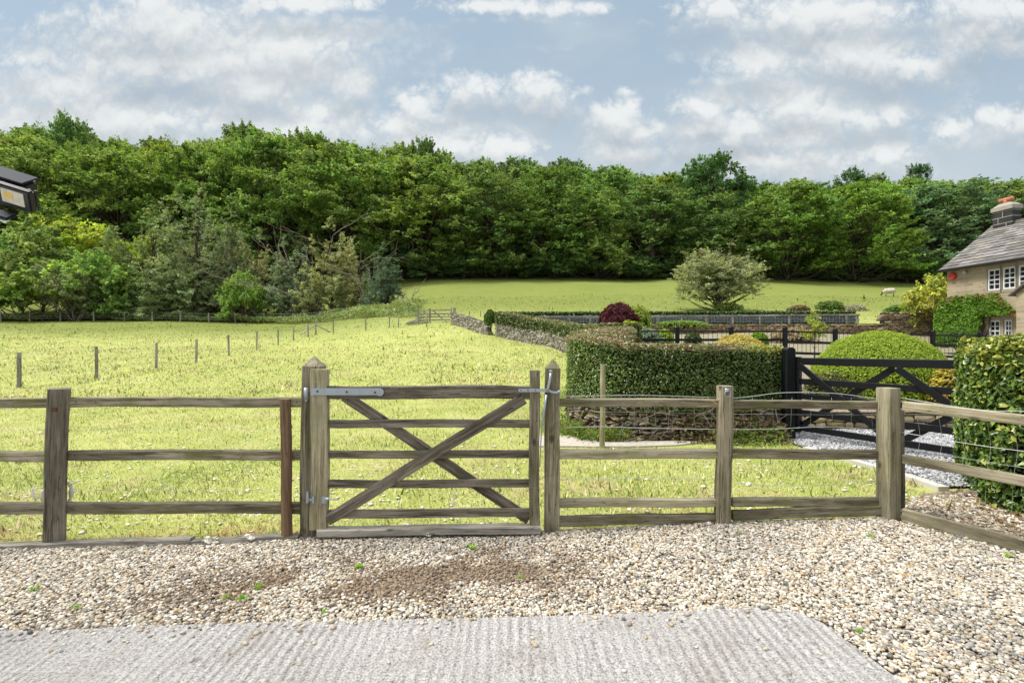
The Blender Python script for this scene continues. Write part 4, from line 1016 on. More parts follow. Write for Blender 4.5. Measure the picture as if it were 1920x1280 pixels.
def limb_mesh(r, lobes, h, tr, crown_z, seg=4, frac=.7, th_=.8):
    mb = MB(); lean = r.uniform(-.4, .4, 2)
    T = [Vector((lean[0]*t*t, lean[1]*t*t, -.4+(h*th_+.4)*t)) for t in np.linspace(0, 1, 7)]
    tube(mb, T, [tr*(1.35 if i == 0 else 1)*(1-i/6.5)+.02 for i in range(7)], 8)
    for k, lb in enumerate(lobes):
        if r.uniform(0, 1) > frac: continue
        e = Vector(lb[:3]); zt = max(crown_z*.6, min(h*.7, e.z-r.uniform(.15, .35)*h)); t = (zt+.4)/(h*.80+.4); s = Vector((lean[0]*t*t, lean[1]*t*t, zt))
        m = (s+e)/2+Vector((0, 0, -.04*h))+Vector(r.uniform(-.3, .3, 3))*(h/18)
        rr = tr*.30*(1-t*.5)
        tube(mb, [s, m, e], [rr, rr*.65, rr*.2], 5)
    return mb
def crown_lobes(r, n, R_, z0, z1, shape='round', pr=.24, pf=.42, skirt=False):
    out = []
    zc = (z0+z1)/2; hz = (z1-z0)/2
    if shape == 'spire':
        npk = max(3, n//9); pk = [(0, 0, 1.0)]+[(R_*.62*math.cos(a), R_*.62*math.sin(a), r.uniform(.55, .85)) for a in r.uniform(0, 6.28, npk-1)]
        for k in range(n):
            px_, py_, hf = pk[k % npk]; t = r.uniform(0, 1)**.8; rad = R_*.52*(1-t)**.8+.05
            a = r.uniform(0, 6.28); rx = R_*pr*(1.15-.85*t)*r.uniform(.8, 1.2)
            out.append((px_+rad*math.cos(a)*.7, py_+rad*math.sin(a)*.7, z0+(z1*hf-z0)*(.05+.92*t), rx, rx*pf))
        return out
    for k in range(n):
        while True:
            d = r.normal(0, 1, 3); d /= np.linalg.norm(d)
            if d[2] > -.75: break
        f = r.uniform(.70, 1.04) if k > n*.2 else r.uniform(.2, .7)
        if skirt:
            hr = math.hypot(d[0], d[1])+1e-6; zt_ = d[2]; tg_ = math.sqrt(max(0, 1-max(0, zt_)**2.2)) if zt_ > 0 else 1-.12*zt_*zt_; zq = min(1, max(-1, zt_*1.15 if zt_ < 0 else zt_))
            d = np.array([d[0]/hr*tg_, d[1]/hr*tg_, zq])
        x, y, z = d*f if not skirt else np.array([d[0]*f, d[1]*f, d[2]*(.9+.1*f)])
        if shape == 'round': rad = R_
        elif shape == 'broad': rad = R_*(1.05-.2*z)
        elif shape == 'cone': rad = R_*(.62-.48*z)*1.3
        elif shape == 'egg': rad = R_*(.92-.25*z)
        rx = R_*pr*r.uniform(.65, 1.35)
        out.append((x*rad, y*rad, zc+z*hz*.92, rx, rx*pf))
    return out
TREES = {}
def tree_type(key, seed, nl, R_, h, z0, shape, nleaf, size, pal, pw, tr=.38, pr=.24, pf=.42, wind=.2, asp=.6, bark='bark', mat_='leaf', frac=.7):
    r = rs(seed)
    if shape == 'thorn':
        lobes = crown_lobes(r, nl//2, R_*.62, z0, h-.4, 'egg', pr*1.45, pf); lobes = [(a-R_*.32, b, c, d, e) for a, b, c, d, e in lobes]
        l2 = crown_lobes(r, nl//2, R_*.60, z0+.2, h*.82, 'round', pr*1.4, pf*.8); lobes += [(a+R_*.42, b+.3, c, d, e) for a, b, c, d, e in l2]
        lobes += [(R_*r.uniform(-.7, .7), R_*r.uniform(-.4, .4), h*r.uniform(.8, 1.0), .25, .5) for _ in range(14)]
    else: lobes = crown_lobes(r, nl, R_, z0, h-.6, shape, pr, pf, key[:3] in ('bee', 'oak'))
    me = leafmesh('crown', [make_crown(r, lobes, nleaf, size, pal, pw, wind, asp)], M[mat_])
    mb = limb_mesh(r, lobes, h, tr, z0, frac=frac, th_=.55 if shape == 'spire' else .8)
    tm = mesh_np('trunk', np.concatenate(mb.v), [np.concatenate(f) for f in mb.f.values()], M[bark], None, True)
    co = np.empty(len(me.vertices)*3, dtype=np.float32); me.vertices.foreach_get('co', co); co = co.reshape(-1, 3)
    TREES[key] = (me, tm, float(np.percentile(co[:, 2], 99.7)), float(np.percentile(np.hypot(co[:, 0], co[:, 1]), 96)))
GR = [(.145, .24, .075), (.205, .315, .09), (.28, .395, .105), (.095, .17, .055)]
YGR = [(.20, .30, .068), (.275, .39, .085), (.36, .46, .10), (.125, .205, .05)]
OLV = [(.29, .34, .19), (.38, .42, .26), (.20, .25, .13), (.48, .50, .34)]
tree_type('beech_a', 11, 150, 7.0, 17, .2, 'broad', 52000, .31, YGR, [3, 3, 2, 2], pr=.21, pf=.45, wind=.35)
tree_type('beech_b', 12, 160, 7.0, 17, .0, 'round', 52000, .31, YGR, [4, 3, 1, 2], pr=.20, pf=.45, wind=.35)
tree_type('beech_c', 15, 140, 7.0, 17, .0, 'egg', 52000, .31, YGR, [4, 3, 1, 2], pr=.22, pf=.45, wind=.35)
tree_type('oak_a', 13, 150, 6.5, 16, .0, 'round', 52000, .29, GR, [3, 3, 2, 2], pr=.19, pf=.65)
tree_type('oak_b', 14, 135, 6.5, 16, .2, 'egg', 52000, .29, GR, [3, 3, 1, 3], pr=.21, pf=.62)
tree_type('oak_c', 16, 150, 6.5, 16, .0, 'broad', 52000, .29, GR, [3, 3, 2, 2], pr=.19, pf=.68)
tree_type('sapling', 17, 26, 1.9, 6, 1.4, 'egg', 2400, .26, GR, [3, 3, 2, 2], tr=.10, pr=.30, pf=.4)
tree_type('willow_a', 21, 150, 4.2, 12, .0, 'spire', 50000, .21, OLV, [3, 3, 2, 1], tr=.22, pr=.25, pf=1.5, asp=.35)
tree_type('willow_b', 22, 84, 2.9, 10, .0, 'spire', 34000, .19, OLV, [3, 3, 2, 1], tr=.16, pr=.29, pf=1.5, asp=.35)
tree_type('bush_a', 23, 50, 4.0, 7, -.2, 'round', 18000, .26, GR, [2, 3, 3, 1], tr=.18, pr=.28, pf=.55)
tree_type('bush_b', 24, 40, 3.0, 5, -.3, 'broad', 12000, .24, GR, [2, 3, 3, 1], tr=.14, pr=.30, pf=.5)
tree_type('thorn', 25, 120, 3.6, 6.3, .25, 'thorn', 44000, .15, [(.31, .34, .19), (.39, .41, .27), (.21, .24, .12), (.48, .49, .34)], [3, 3, 2, 2], tr=.24, pr=.25, pf=.8, asp=.45, frac=.9)
def tree(name, label, cat, key, loc, h, width, tint=(1, 1, 1), rot=0.0, group=None):
    me, tm, h0, R0 = TREES[key]
    o = thing(name, label, cat, tuple(loc), group)
    for nm, m_ in (('crown', me), ('trunk', tm)):
        c = bpy.data.objects.new(nm, m_); COL.objects.link(c); c.parent = o
        if nm == 'crown': c.color = (*tint, 1)
        c.scale = (width/2/R0, width/2/R0, h/h0); c.rotation_euler = (0, 0, rot)
    return o
def tree_px(name, label, cat, key, px, py_top, wpx, Y, tint=(1, 1, 1), rot=0.0, group=None, sink=0.0):
    p = pt(px, Y); top = CZ-(py_top-640)/960*Y; h = max(2.0, top-p.z+sink)
    p = Vector((p.x, p.y, p.z-sink)); return tree(name, label, cat, key, p, h, wpx*Y/960, tint, rot, group)
rr_ = random.Random(4)
SKY_PX = [-200, 0, 60, 130, 190, 290, 360, 400, 450, 530, 590, 650, 720, 790, 830, 900, 1000, 1100, 1150, 1265, 1300, 1360, 1410, 1540, 1600, 1700, 1800, 1920, 2100]
SKY_PY = [240, 238, 232, 236, 262, 270, 274, 266, 245, 246, 250, 265, 272, 280, 294, 296, 300, 312, 304, 326, 330, 335, 345, 345, 333, 328, 332, 333, 335]
# front row, each its own look
FRONT = [
 # px, top, width, Y, type, tint, rot, label
 (60, 262, 230, 84, 'beech_a', (1.0, 1.0, 1), .3, 'wide yellow green beech at the far left behind the floodlight'),
 (225, 290, 220, 82, 'beech_b', (.95, 1.0, 1), 1.2, 'layered beech behind the yellow green thicket on the left'),
 (370, 285, 190, 84, 'beech_c', (.85, .95, 1), 2.2, 'dark layered beech rising behind the tall olive willow'),
 (500, 262, 230, 83, 'beech_a', (.85, .95, 1), 3.5, 'tall dark beech above the pale dead topped shrubs'),
 (650, 282, 220, 82, 'beech_b', (.95, 1.0, 1), 4.4, 'beech with drooping tiers above the dark holly shrub'),
 (790, 305, 220, 82, 'beech_c', (1.0, 1.0, 1), 5.2, 'bright beech standing left of the middle of the wood edge'),
 (915, 335, 170, 81, 'oak_a', (1.0, 1.0, 1), .4, 'rounded oak with low boughs at the middle of the wood edge'),
 (1030, 318, 180, 83, 'oak_b', (1.1, 1.1, 1), 1.3, 'tall rounded oak directly above the burgundy maple'),
 (1120, 372, 130, 80, 'oak_c', (1.15, 1.1, 1), 2.4, 'shorter light green oak above the burgundy maple at the field edge'),
 (1225, 350, 160, 82, 'oak_a', (.9, .95, 1), 3.1, 'dark oak just left of the lone field tree'),
 (1335, 372, 170, 81, 'oak_b', (1.0, 1.0, 1), 4.0, 'broad oak directly behind the lone field tree'),
 (1475, 345, 175, 80, 'beech_b', (.88, .98, .9), 5.0, 'big beech with visible trunk right of the lone field tree'),
 (1600, 347, 190, 80, 'beech_a', (.90, 1.0, .9), 5.9, 'big spreading beech with boughs sweeping down to the field near the sheep'),
 (1770, 345, 200, 84, 'oak_c', (1.0, 1.05, 1.9), .8, 'grey green ash like tree left of the house chimney'),
 (1900, 345, 180, 86, 'oak_a', (1.0, 1.0, 1.2), 1.9, 'green oak behind the house roof'),
 (-120, 260, 230, 84, 'beech_b', (.95, 1, 1), 2.9, 'beech standing just beyond the left edge'),
 (2050, 345, 200, 84, 'oak_b', (.95, 1, 1), 2.1, 'oak hidden behind the house'),
]
for (px, top, wpx, Y, key, tint, rot, lab) in FRONT:
    nm = 'beech_tree' if 'beech' in key else 'oak_tree'
    tree_px(nm, lab, 'tree', key, px, top, wpx*1.12, Y, tint, rot, 'trees along the front edge of the wood', .4)
# special skyline trees
tree_px('oak_tree', 'dark round topped oak standing above the canopy right of centre', 'tree', 'oak_c', 1335, 293, 160, 92, (.62, .80, .9), .5, 'trees of the wood')
tree_px('oak_tree', 'dark tree poking above the skyline left of the chimney', 'tree', 'oak_a', 1592, 319, 80, 112, (.7, .85, 1.1), .5, 'trees of the wood')
tree_px('oak_tree', 'small dark treetop on the skyline behind the ash like tree', 'tree', 'oak_b', 1722, 309, 70, 122, (.6, .75, 1.1), 1.5, 'trees of the wood')
tree_px('beech_tree', 'treetop standing proud of the skyline at the far left', 'tree', 'oak_c', 130, 219, 100, 100, (.9, 1.0, 1), 2.5, 'trees of the wood')
tree_px('beech_tree', 'wispy treetop standing proud of the skyline left of centre', 'tree', 'beech_c', 446, 236, 110, 98, (.75, .85, 1), 3.5, 'trees of the wood')
tree_px('beech_tree', 'vivid yellow green treetop on the left skyline', 'tree', 'beech_b', 365, 268, 90, 100, (1.5, 1.4, .6), .5, 'trees of the wood')
tree_px('beech_tree', 'wispy treetop above the skyline over the far field gate', 'tree', 'oak_c', 795, 262, 100, 102, (.8, .9, 1), .9, 'trees of the wood')
# rows behind
for row, (Y, off, up_) in enumerate([(92, 0, 22), (103, 45, 8), (116, 15, 0)]):
    px = -180+off
    while px < 2120:
        w_ = rr_.uniform(120, 175)*(1.0 if row < 2 else .85); top = np.interp(px, SKY_PX, SKY_PY)+rr_.uniform(-6, 14)+up_-(6 if 250 < px < 1000 else 0)
        key = rr_.choice(['beech_a', 'beech_b', 'beech_c'] if px < 880 else ['oak_a', 'oak_b', 'oak_c', 'beech_b'])
        if row == 2 and px > 1380: key = rr_.choice(['beech_a', 'oak_a', 'oak_c'])
        b = rr_.uniform(.82, 1.18); t = (b*rr_.uniform(.88, 1.08), b, b*rr_.uniform(.8, 1.1))
        if px > 1380: t = (t[0]*1.1, t[1]*1.15, t[2]*1.15)
        nm = 'beech_tree' if 'beech' in key else 'oak_tree'
        lab = ('layered beech crowded in the rows behind the wood edge' if nm == 'beech_tree' else 'rounded oak crowded in the rows behind the wood edge')
        tree_px(nm, lab, 'tree', key, px, top, w_, Y, t, rr_.uniform(0, 6.2), 'beeches in the back rows' if nm == 'beech_tree' else 'oaks in the back rows', .4)
        px += w_*.62
# low undergrowth bushes at the wood edge
for k, (px, top, wpx) in enumerate([(800, 480, 80), (870, 470, 100), (950, 485, 90), (1040, 470, 110), (1130, 480, 90), (1195, 485, 80), (1270, 488, 80), (1430, 488, 60), (1700, 478, 110), (1790, 470, 90), (745, 470, 90), (1560, 500, 60)]):
    tree_px('holly_bush', 'dark low bush under the boughs at the wood edge', 'bush', 'bush_a' if k % 2 else 'bush_b', px, top, wpx, 79.5 if k < 6 else 80.5, (.75, .85, 1.0), k*.9, 'low bushes at the wood edge', .3)
# middle distance shrubs, left
MID = [
 ('willow_tree', 'willow_a', 372, 362, 185, 65, (.92, 1.0, .95), .2, 'tall pointed olive green willow left of centre'),
 ('willow_tree', 'willow_a', 285, 400, 200, 66, (.85, .98, .8), 1.9, 'broad dark olive willow left of the tallest willow'),
 ('willow_tree', 'willow_b', 435, 425, 110, 65, (.85, .9, .9), 2.6, 'olive willow on the right shoulder of the tallest willow'),
 ('willow_tree', 'willow_b', 482, 434, 80, 64, (1.15, 1.1, 1.0), .6, 'pale olive shrub behind the small bright green bush'),
 ('willow_tree', 'willow_b', 538, 448, 100, 63, (.85, .95, 1.1), 3.6, 'grey green shrub between two pale olive shrubs'),
 ('willow_tree', 'willow_b', 622, 414, 118, 60, (1.2, 1.15, 1.0), 4.6, 'pale olive pointed tree with bare dead twigs on top'),
 ('holly_tree', 'willow_b', 716, 459, 84, 54, (.50, .66, .74), 5.6, 'dark grey green columnar holly beside the dead tree'),
 ('hazel_bush', 'bush_a', 40, 418, 190, 64, (1.25, 1.2, 1.3), .7, 'bright green thicket at the left edge under the floodlight'),
 ('hazel_bush', 'bush_b', 190, 475, 130, 62, (1.25, 1.3, 1.2), 1.7, 'mid green hazel bush at the left field edge'),
 ('hazel_bush', 'bush_b', 80, 490, 150, 61, (1.35, 1.3, 1.2), 2.7, 'low green bramble bush at the left field edge'),
 ('elder_bush', 'bush_a', 165, 413, 190, 70, (2.1, 1.65, .9), 3.7, 'yellow green elder above the low bushes on the left'),
 ('hawthorn_bush', 'bush_b', 130, 482, 110, 60.5, (1.5, 1.2, 2.0), 4.0, 'twiggy brownish hawthorn with bare branches on the left'),
 ('hazel_bush', 'bush_b', 455, 507, 80, 60, (1.25, 1.3, 1.1), 5.1, 'small bright green bush before the olive willows'),
 ('hazel_bush', 'bush_b', 235, 505, 110, 63, (.9, .95, .9), .1, 'dark green bush at the foot of the broad olive willow'),
 ('elder_bush', 'bush_a', 250, 440, 130, 69, (1.6, 1.4, .9), 1.1, 'light green bush above the broad olive willow'),
 ('elder_bush', 'bush_b', 105, 470, 55, 66, (2.6, .85, 2.4), 2.1, 'small reddish leaved bush in the left thicket'),
 ('hazel_bush', 'bush_a', -60, 430, 200, 63, (1.1, 1.15, 1.1), 3.1, 'green thicket continuing beyond the left edge'),
 ('willow_tree', 'willow_b', 580, 520, 60, 62, (.8, .85, .9), 3.1, 'low grey green shrub between the pale shrubs'),
 ('willow_tree', 'willow_b', 665, 500, 60, 58, (.9, .85, .7), 4.1, 'small brownish shrub left of the columnar holly'),
]
for (nm, key, px, top, wpx, Y, tint, rot, lab) in MID:
    tree_px(nm, lab, 'bush' if 'bush' in nm else 'tree', key, px, top, wpx, Y, tint, rot, 'shrubs along the left field edge', .3)
def bare_tree(name, label, px, Y, top, wpx, seed, n=9, group=None, tr=.12):
    r = rs(seed); p = pt(px, Y); h = CZ-(top-640)/960*Y-p.z; W = wpx*Y/960; root = thing(name, label, 'tree', tuple(p), group)
    mb = MB()
    def br(a, d, L, rad, depth):
        pts = [a]; q = a.copy(); dd = d.copy()
        for k in range(4):
            dd = (dd+Vector(r.normal(0, .22, 3))).normalized(); q = q+dd*L/4; pts.append(q.copy())
        tube(mb, pts, [rad*(1-.2*k) for k in range(5)], 5)
        if depth > 0:
            for k in range(3):
                i = r.randint(1, 5); nd = (dd+Vector(r.normal(0, .6, 3))+Vector((0, 0, .15))).normalized(); br(pts[i], nd, L*.6, rad*.5, depth-1)
    for k in range(n):
        a = r.uniform(0, 6.28); br(p+Vector((0, 0, -.2)), Vector((math.cos(a)*W/h*.7, math.sin(a)*W/h*.5, 1)).normalized(), h*r.uniform(.55, .95), tr*r.uniform(.5, 1), 2)
    mb.build('branches', M['deadbark'], root, True); return root
bare_tree('dead_tree', 'small bare dead tree beside the dark holly', 768, 52, 520, 60, 501, 3, tr=.11)
bare_tree('dead_tree', 'bare dead stems rising out of the pale olive shrub', 590, 60.5, 415, 60, 502, 6, tr=.10)
bare_tree('dead_tree', 'bare grey stems left of the columnar holly', 683, 56, 462, 34, 503, 5, tr=.07)
bare_tree('dead_tree', 'bare arching branches in the hazel bushes on the left', 140, 60, 505, 110, 504, 9, tr=.07)
# lone field tree
p = pt(1346, 44.5)
lone = tree('hawthorn_tree', 'lone grey green hawthorn standing in the field', 'tree', 'thorn', p, 5.6, 7.4, (1, 1.05, 1), 0)
# small yellow acer and sapling in the garden
p = fp(1742, 600, 33.2); p.z = 2.0
tree('acer_tree', 'yellow green acer at the corner of the house', 'tree', 'bush_b', (27.4, 33.3, 1.9), 3.9, 3.3, (2.3, 1.65, 1.4), .9)
tree('sapling', 'thin pale green sapling behind the black garden fence', 'tree', 'sapling', (13.0, 22.0, .85), 1.95, 1.0, (2.2, 1.7, 1.2), .9)

# ------------------------------------------------------------------ undergrowth band and far fences
def undergrowth():
    r = rs(77); n = 52000
    px = -260+1060*r.uniform(0, 1, n)**.9; px -= (px > 700)*np.abs(r.normal(0, 25, n)); t = r.uniform(0, 1, n)
    y0 = np.interp(px, [-260, 200, 430, 600, 700, 800], [60.5, 60.5, 60.5, 53, 46.5, 41]); y1 = np.interp(px, [-260, 200, 430, 600, 800], [63, 63, 66, 64, 54])
    Y = y0+(y1-y0)*t; x = (px-960)/960*Y; hgt = .25+1.0*smst(vnoise(x, Y, .35, 71), .3, .75)*np.interp(px, [0, 400, 760, 800], [.6, 1, .7, .15])
    z = H(x, Y)+hgt*r.uniform(.2, 1, n)**.6
    P_ = np.stack([x, Y, z], 1); Nf = r.normal(0, .6, (n, 3))+np.array([.1, -.2, .8])
    c = pal_cols(r, n, [(.22, .34, .08), (.32, .38, .17), (.14, .24, .05), (.46, .46, .27)], [4, 4, 2, 3])
    mixn = smst(vnoise(x, Y, .25, 72), .4, .6)[:, None]; c = c*(1-.35*mixn)+np.array([[.05, .10, .02]])*.35*mixn
    me = leafmesh('undergrowth', [leaves(P_, Nf, .26, r, c, .4)], M['leaf'])
    return tag(link('undergrowth', me), 'pale green nettles and brambles behind the far field fence', 'undergrowth', None, 'stuff')
undergrowth()
# wire fence across the field, posts each measured from the picture
ff = thing('wire_fence', 'wire and stake fence running diagonally across the field', 'fence', (-12, 22, .6))
FP = [(-75, 752, 672), (36, 727, 661), (181, 709, 650), (293, 691, 643), (367.5, 680, 636), (429, 667, 628), (481, 656, 621), (522, 648, 617), (550, 638, 612), (578, 632, 607), (592, 627, 600), (625, 624, 599), (686, 620, 597), (730, 614, 592), (747, 614, 591), (800, 613, 585)]
fpts = []
for k, (px, pb_, pt_) in enumerate(FP):
    g_ = on_ground(px, pb_); Y = g_.y; hh = (pb_-pt_)/960*Y; hh = min(max(hh, .85), 1.25)
    lean = rs(k).uniform(-.03, .03)
    board('post', g_+Vector((0, 0, -.3)), g_+Vector((lean, 0, hh)), .085 if k > 1 else .10, .085 if k > 1 else .10, M['wood_grey' if k > 0 else 'wood'], ff, up=(0, 1, 0), seed=600+k, ch=.25, nseg=4); fpts.append((g_, hh))
for zz_, rr2 in ((.95, .004), (.75, .003), (.5, .003), (.25, .003)):
    for a, b in zip(fpts[:-1], fpts[1:]): wire(ff, [a[0]+Vector((0, 0, a[1]*zz_)), b[0]+Vector((0, 0, b[1]*zz_))], rr2)
a = fpts[10][0]; board('brace', a+Vector((.0, 0, .75)), a+Vector((1.5, 0, .0)), .08, .08, M['wood_grey'], ff, seed=640, nseg=3); board('brace', a+Vector((.0, 0, .75)), a+Vector((-.5, -1.6, -.0)), .08, .08, M['wood_grey'], ff, seed=641, nseg=3)
fg = thing('wire_fence', 'wire and stake fence along the foot of the left thicket', 'fence', (-40, 60, 3.6)); prevp = None
for k, px in enumerate([-120, -60, 2, 56, 113, 176, 233, 286, 338, 392, 441, 495, 550, 600, 650]):
    Y = 60.0-max(0, (px-480))*.045; g_ = pt(px, Y); hh = 1.15
    board('post', g_+Vector((0, 0, -.2)), g_+Vector((.05*rs(k).uniform(-1, 1), 0, hh)), .13, .13, M['wood_grey'], fg, up=(0, 1, 0), seed=650+k, nseg=3)
    if prevp:
        for z_ in (1.05, .7, .35): wire(fg, [prevp+Vector((0, 0, z_)), g_+Vector((0, 0, z_))], .007)
    prevp = g_
# far wooden gate
fgt = thing('field_gate', 'small distant weathered gate at the end of the far stone wall', 'gate', tuple(pt(818, 39)))
def q(px, py): return fp(px, py, 39.0)
for k, py in enumerate([581, 588, 593.5, 599, 606]): board('rail', q(783, py+1), q(846, py), .10, .05, M['wood_grey'], fgt, seed=660+k, nseg=3)
for k, (px, w_) in enumerate([(784, 3), (806, 4), (846, 4)]): board('stile', q(px, 610), q(px, 578), .12, .12, M['wood_grey'], fgt, up=(0, 1, 0), seed=670+k, nseg=3)
board('brace', q(812, 582)+Vector((0, -.06, 0)), q(843, 608)+Vector((0, -.06, 0)), .09, .04, M['wood_grey'], fgt, seed=680, nseg=3)
gp = board('gate_post', q(852, 618), q(852, 577), .22, .22, M['wood_grey'], None, up=(0, 1, 0), seed=681, nseg=4)
tag(gp, 'stout grey post between the distant gate and the stone wall', 'gate post', 'wooden gate posts')
for k, px in enumerate([(880), (901)]):
    g_ = fp(px, 600, 41.0); s_ = board('stake', g_, fp(px, 583, 41.0), .08, .08, M['wood_grey'], None, up=(0, 1, 0), seed=690+k, nseg=3)
    tag(s_, ['thin fence stake behind the coped stone wall, nearer the distant gate', 'thin fence stake behind the coped stone wall, nearer the dark bush'][k], 'stake', 'stakes behind the stone wall')
for k, (a, b) in enumerate([((758, 607), (800, 597)), ((765, 608), (803, 601)), ((762, 604), (796, 592))]):
    t_ = board('timber', fp(a[0], a[1]+2, 39.4-.2*k), fp(b[0], b[1]+2, 39.4-.2*k), .12, .12, M['wood_grey'], None, seed=700+k, nseg=3)
    tag(t_, ['lowest pale timber leaning against the distant gate', 'middle pale timber leaning against the distant gate', 'uppermost pale timber leaning against the distant gate'][k], 'timber', 'timbers by the distant gate')

# ------------------------------------------------------------------ house
HO = Vector((25.5, 30.0, 1.0)); hang = math.atan2(-.9975, .07)
hs_ = thing('house', 'sandstone house with stone slate roof and white windows at the right edge', 'house', tuple(HO)); hs_.rotation_euler = (0, 0, hang)
def hloc(x, y, z): return np.array([x, y, z])
def hb(name, mb, m, parent=hs_, smooth=False): return mb.build(name, m, parent, smooth, world=False)
def zl(py, Y): return CZ-(py-640)/960*Y-HO.z
def housestone():
    m, t, b = mat('coursed_sandstone'); co = objco(t)
    sp = t.nodes.new('ShaderNodeSeparateXYZ'); t.links.new(co, sp.inputs[0])
    xy = mth(t, 'ADD', sp.outputs[0], sp.outputs[1]); cb = t.nodes.new('ShaderNodeCombineXYZ'); t.links.new(xy, cb.inputs[0]); t.links.new(sp.outputs[2], cb.inputs[1])
    br = t.nodes.new('ShaderNodeTexBrick'); t.links.new(vmath(t, 'ADD', cb.outputs[0], vmath(t, 'SCALE', noise(t, co, 1.5, 2).outputs[1]).outputs[0]).outputs[0] if False else cb.outputs[0], br.inputs['Vector'])
    br.inputs['Scale'].default_value = 1.0; br.inputs['Brick Width'].default_value = .52; br.inputs['Row Height'].default_value = .19; br.inputs['Mortar Size'].default_value = .012
    br.inputs['Color1'].default_value = (.42, .34, .22, 1); br.inputs['Color2'].default_value = (.27, .22, .15, 1); br.inputs['Mortar'].default_value = (.48, .42, .31, 1); br.inputs['Bias'].default_value = -.1
    n = noise(t, co, 3.0, 6, .65)
    c = mixc(t, sstep(t, n.outputs[0], .40, .75), br.outputs[0], mixc(t, .4, br.outputs[0], (.48, .42, .31)))
    t.links.new(c, b.inputs['Base Color']); b.inputs['Roughness'].default_value = .9
    bump(t, b, mth(t, 'SUBTRACT', noise(t, co, 14, 4).outputs[0], br.outputs['Fac']), .7, .02); return m
M['hstone'] = housestone()
WALLH = zl(500, 30)
def wall_open(mb, x0, x1, z0, z1, y0, y1, ops):
    xs = sorted({x0, x1, *[o[0] for o in ops], *[o[1] for o in ops]}); zs = sorted({z0, z1, *[o[2] for o in ops], *[o[3] for o in ops]})
    for a, b in zip(xs[:-1], xs[1:]):
        run = None
        for c, d in zip(zs[:-1], zs[1:]):
            mx, mz = (a+b)/2, (c+d)/2
            if any(o[0] < mx < o[1] and o[2] < mz < o[3] for o in ops):
                if run: box(mb, (a, y0, run[0]), (b, y1, run[1])); run = None
            else: run = (run[0], d) if run else (c, d)
        if run: box(mb, (a, y0, run[0]), (b, y1, run[1]))
UW = [(2.35, 3.03), (3.14, 3.80), (3.92, 4.56)]
uz0, uz1 = zl(543, 27.0), zl(503, 27.0)
LW = [(2.42, 3.02), (3.22, 3.62)]
lz0, lz1 = zl(640, 27), zl(600, 27)
ops = [(a, b, uz0+(.0), uz1) for a, b in UW]+[(a, b, lz0, lz1) for a, b in LW]
mb = MB(); wall_open(mb, 0, 12, -.5, WALLH, 0, .45, ops)
hb('wall', mb, M['hstone'])
mb = MB(); box(mb, (0, .452, -.5), (.4, 6.0, WALLH)); box(mb, (11.6, .452, -.5), (12, 6.0, WALLH)); box(mb, (.402, 5.6, -.5), (11.598, 6.0, WALLH))
RZ0, RH = WALLH+.02, zl(424, 30)
for xg in (0.0, 11.6):
    v = [(xg, 0.02, WALLH), (xg+.4, .02, WALLH), (xg, 5.98, WALLH), (xg+.4, 5.98, WALLH), (xg, 3, RH-.12), (xg+.4, 3, RH-.12)]
    mb.add(v, [np.array([[0, 2, 4], [1, 5, 3]]), np.array([[0, 4, 5, 1], [2, 3, 5, 4]])])
hb('gable_wall', mb, M['hstone'])
# quoins are part of the stonework; window surrounds, frames, panes
def window(x0, x1, z0, z1, cols=2, rows=4, yf=.10, face=0.0):
    mb = MB(); s = .10
    box(mb, (x0-s, face-.015, z0-.16), (x1+s, face+.06, z0-.0)); box(mb, (x0-s, face-.012, z1), (x1+s, face+.06, z1+.18))
    box(mb, (x0-s, face-.010, z0), (x0, face+.06, z1)); box(mb, (x1, face-.010, z0), (x1+s, face+.06, z1))
    sr = mb.build('window', M['render'], hs_, False, world=False)
    mb = MB(); f = .075; y0, y1 = face+.04, face+.11
    box(mb, (x0, y0, z0), (x0+f, y1, z1)); box(mb, (x1-f, y0, z0), (x1, y1, z1)); box(mb, (x0+f, y0, z0), (x1-f, y1, z0+f)); box(mb, (x0+f, y0, z1-f), (x1-f, y1, z1))
    for c in range(1, cols):
        x = x0+f+(x1-x0-2*f)*c/cols; box(mb, (x-.02, y0+.01, z0+f), (x+.02, y1-.01, z1-f))
    for r_ in range(1, rows):
        z = z0+f+(z1-z0-2*f)*r_/rows; hh = .035 if r_*2 == rows else .018; box(mb, (x0+f, y0+.012, z-hh), (x1-f, y1-.012, z+hh))
    fr = mb.build('frame', M['white'], sr, False, world=False)
    mb = MB(); box(mb, (x0+f*.5, face+.085, z0+f*.5), (x1-f*.5, face+.095, z1-f*.5)); mb.build('pane', M['glass'], sr, False, world=False)
for a, b in UW: window(a, b, uz0, uz1)
for a, b in LW: window(a, b, lz0, lz1)
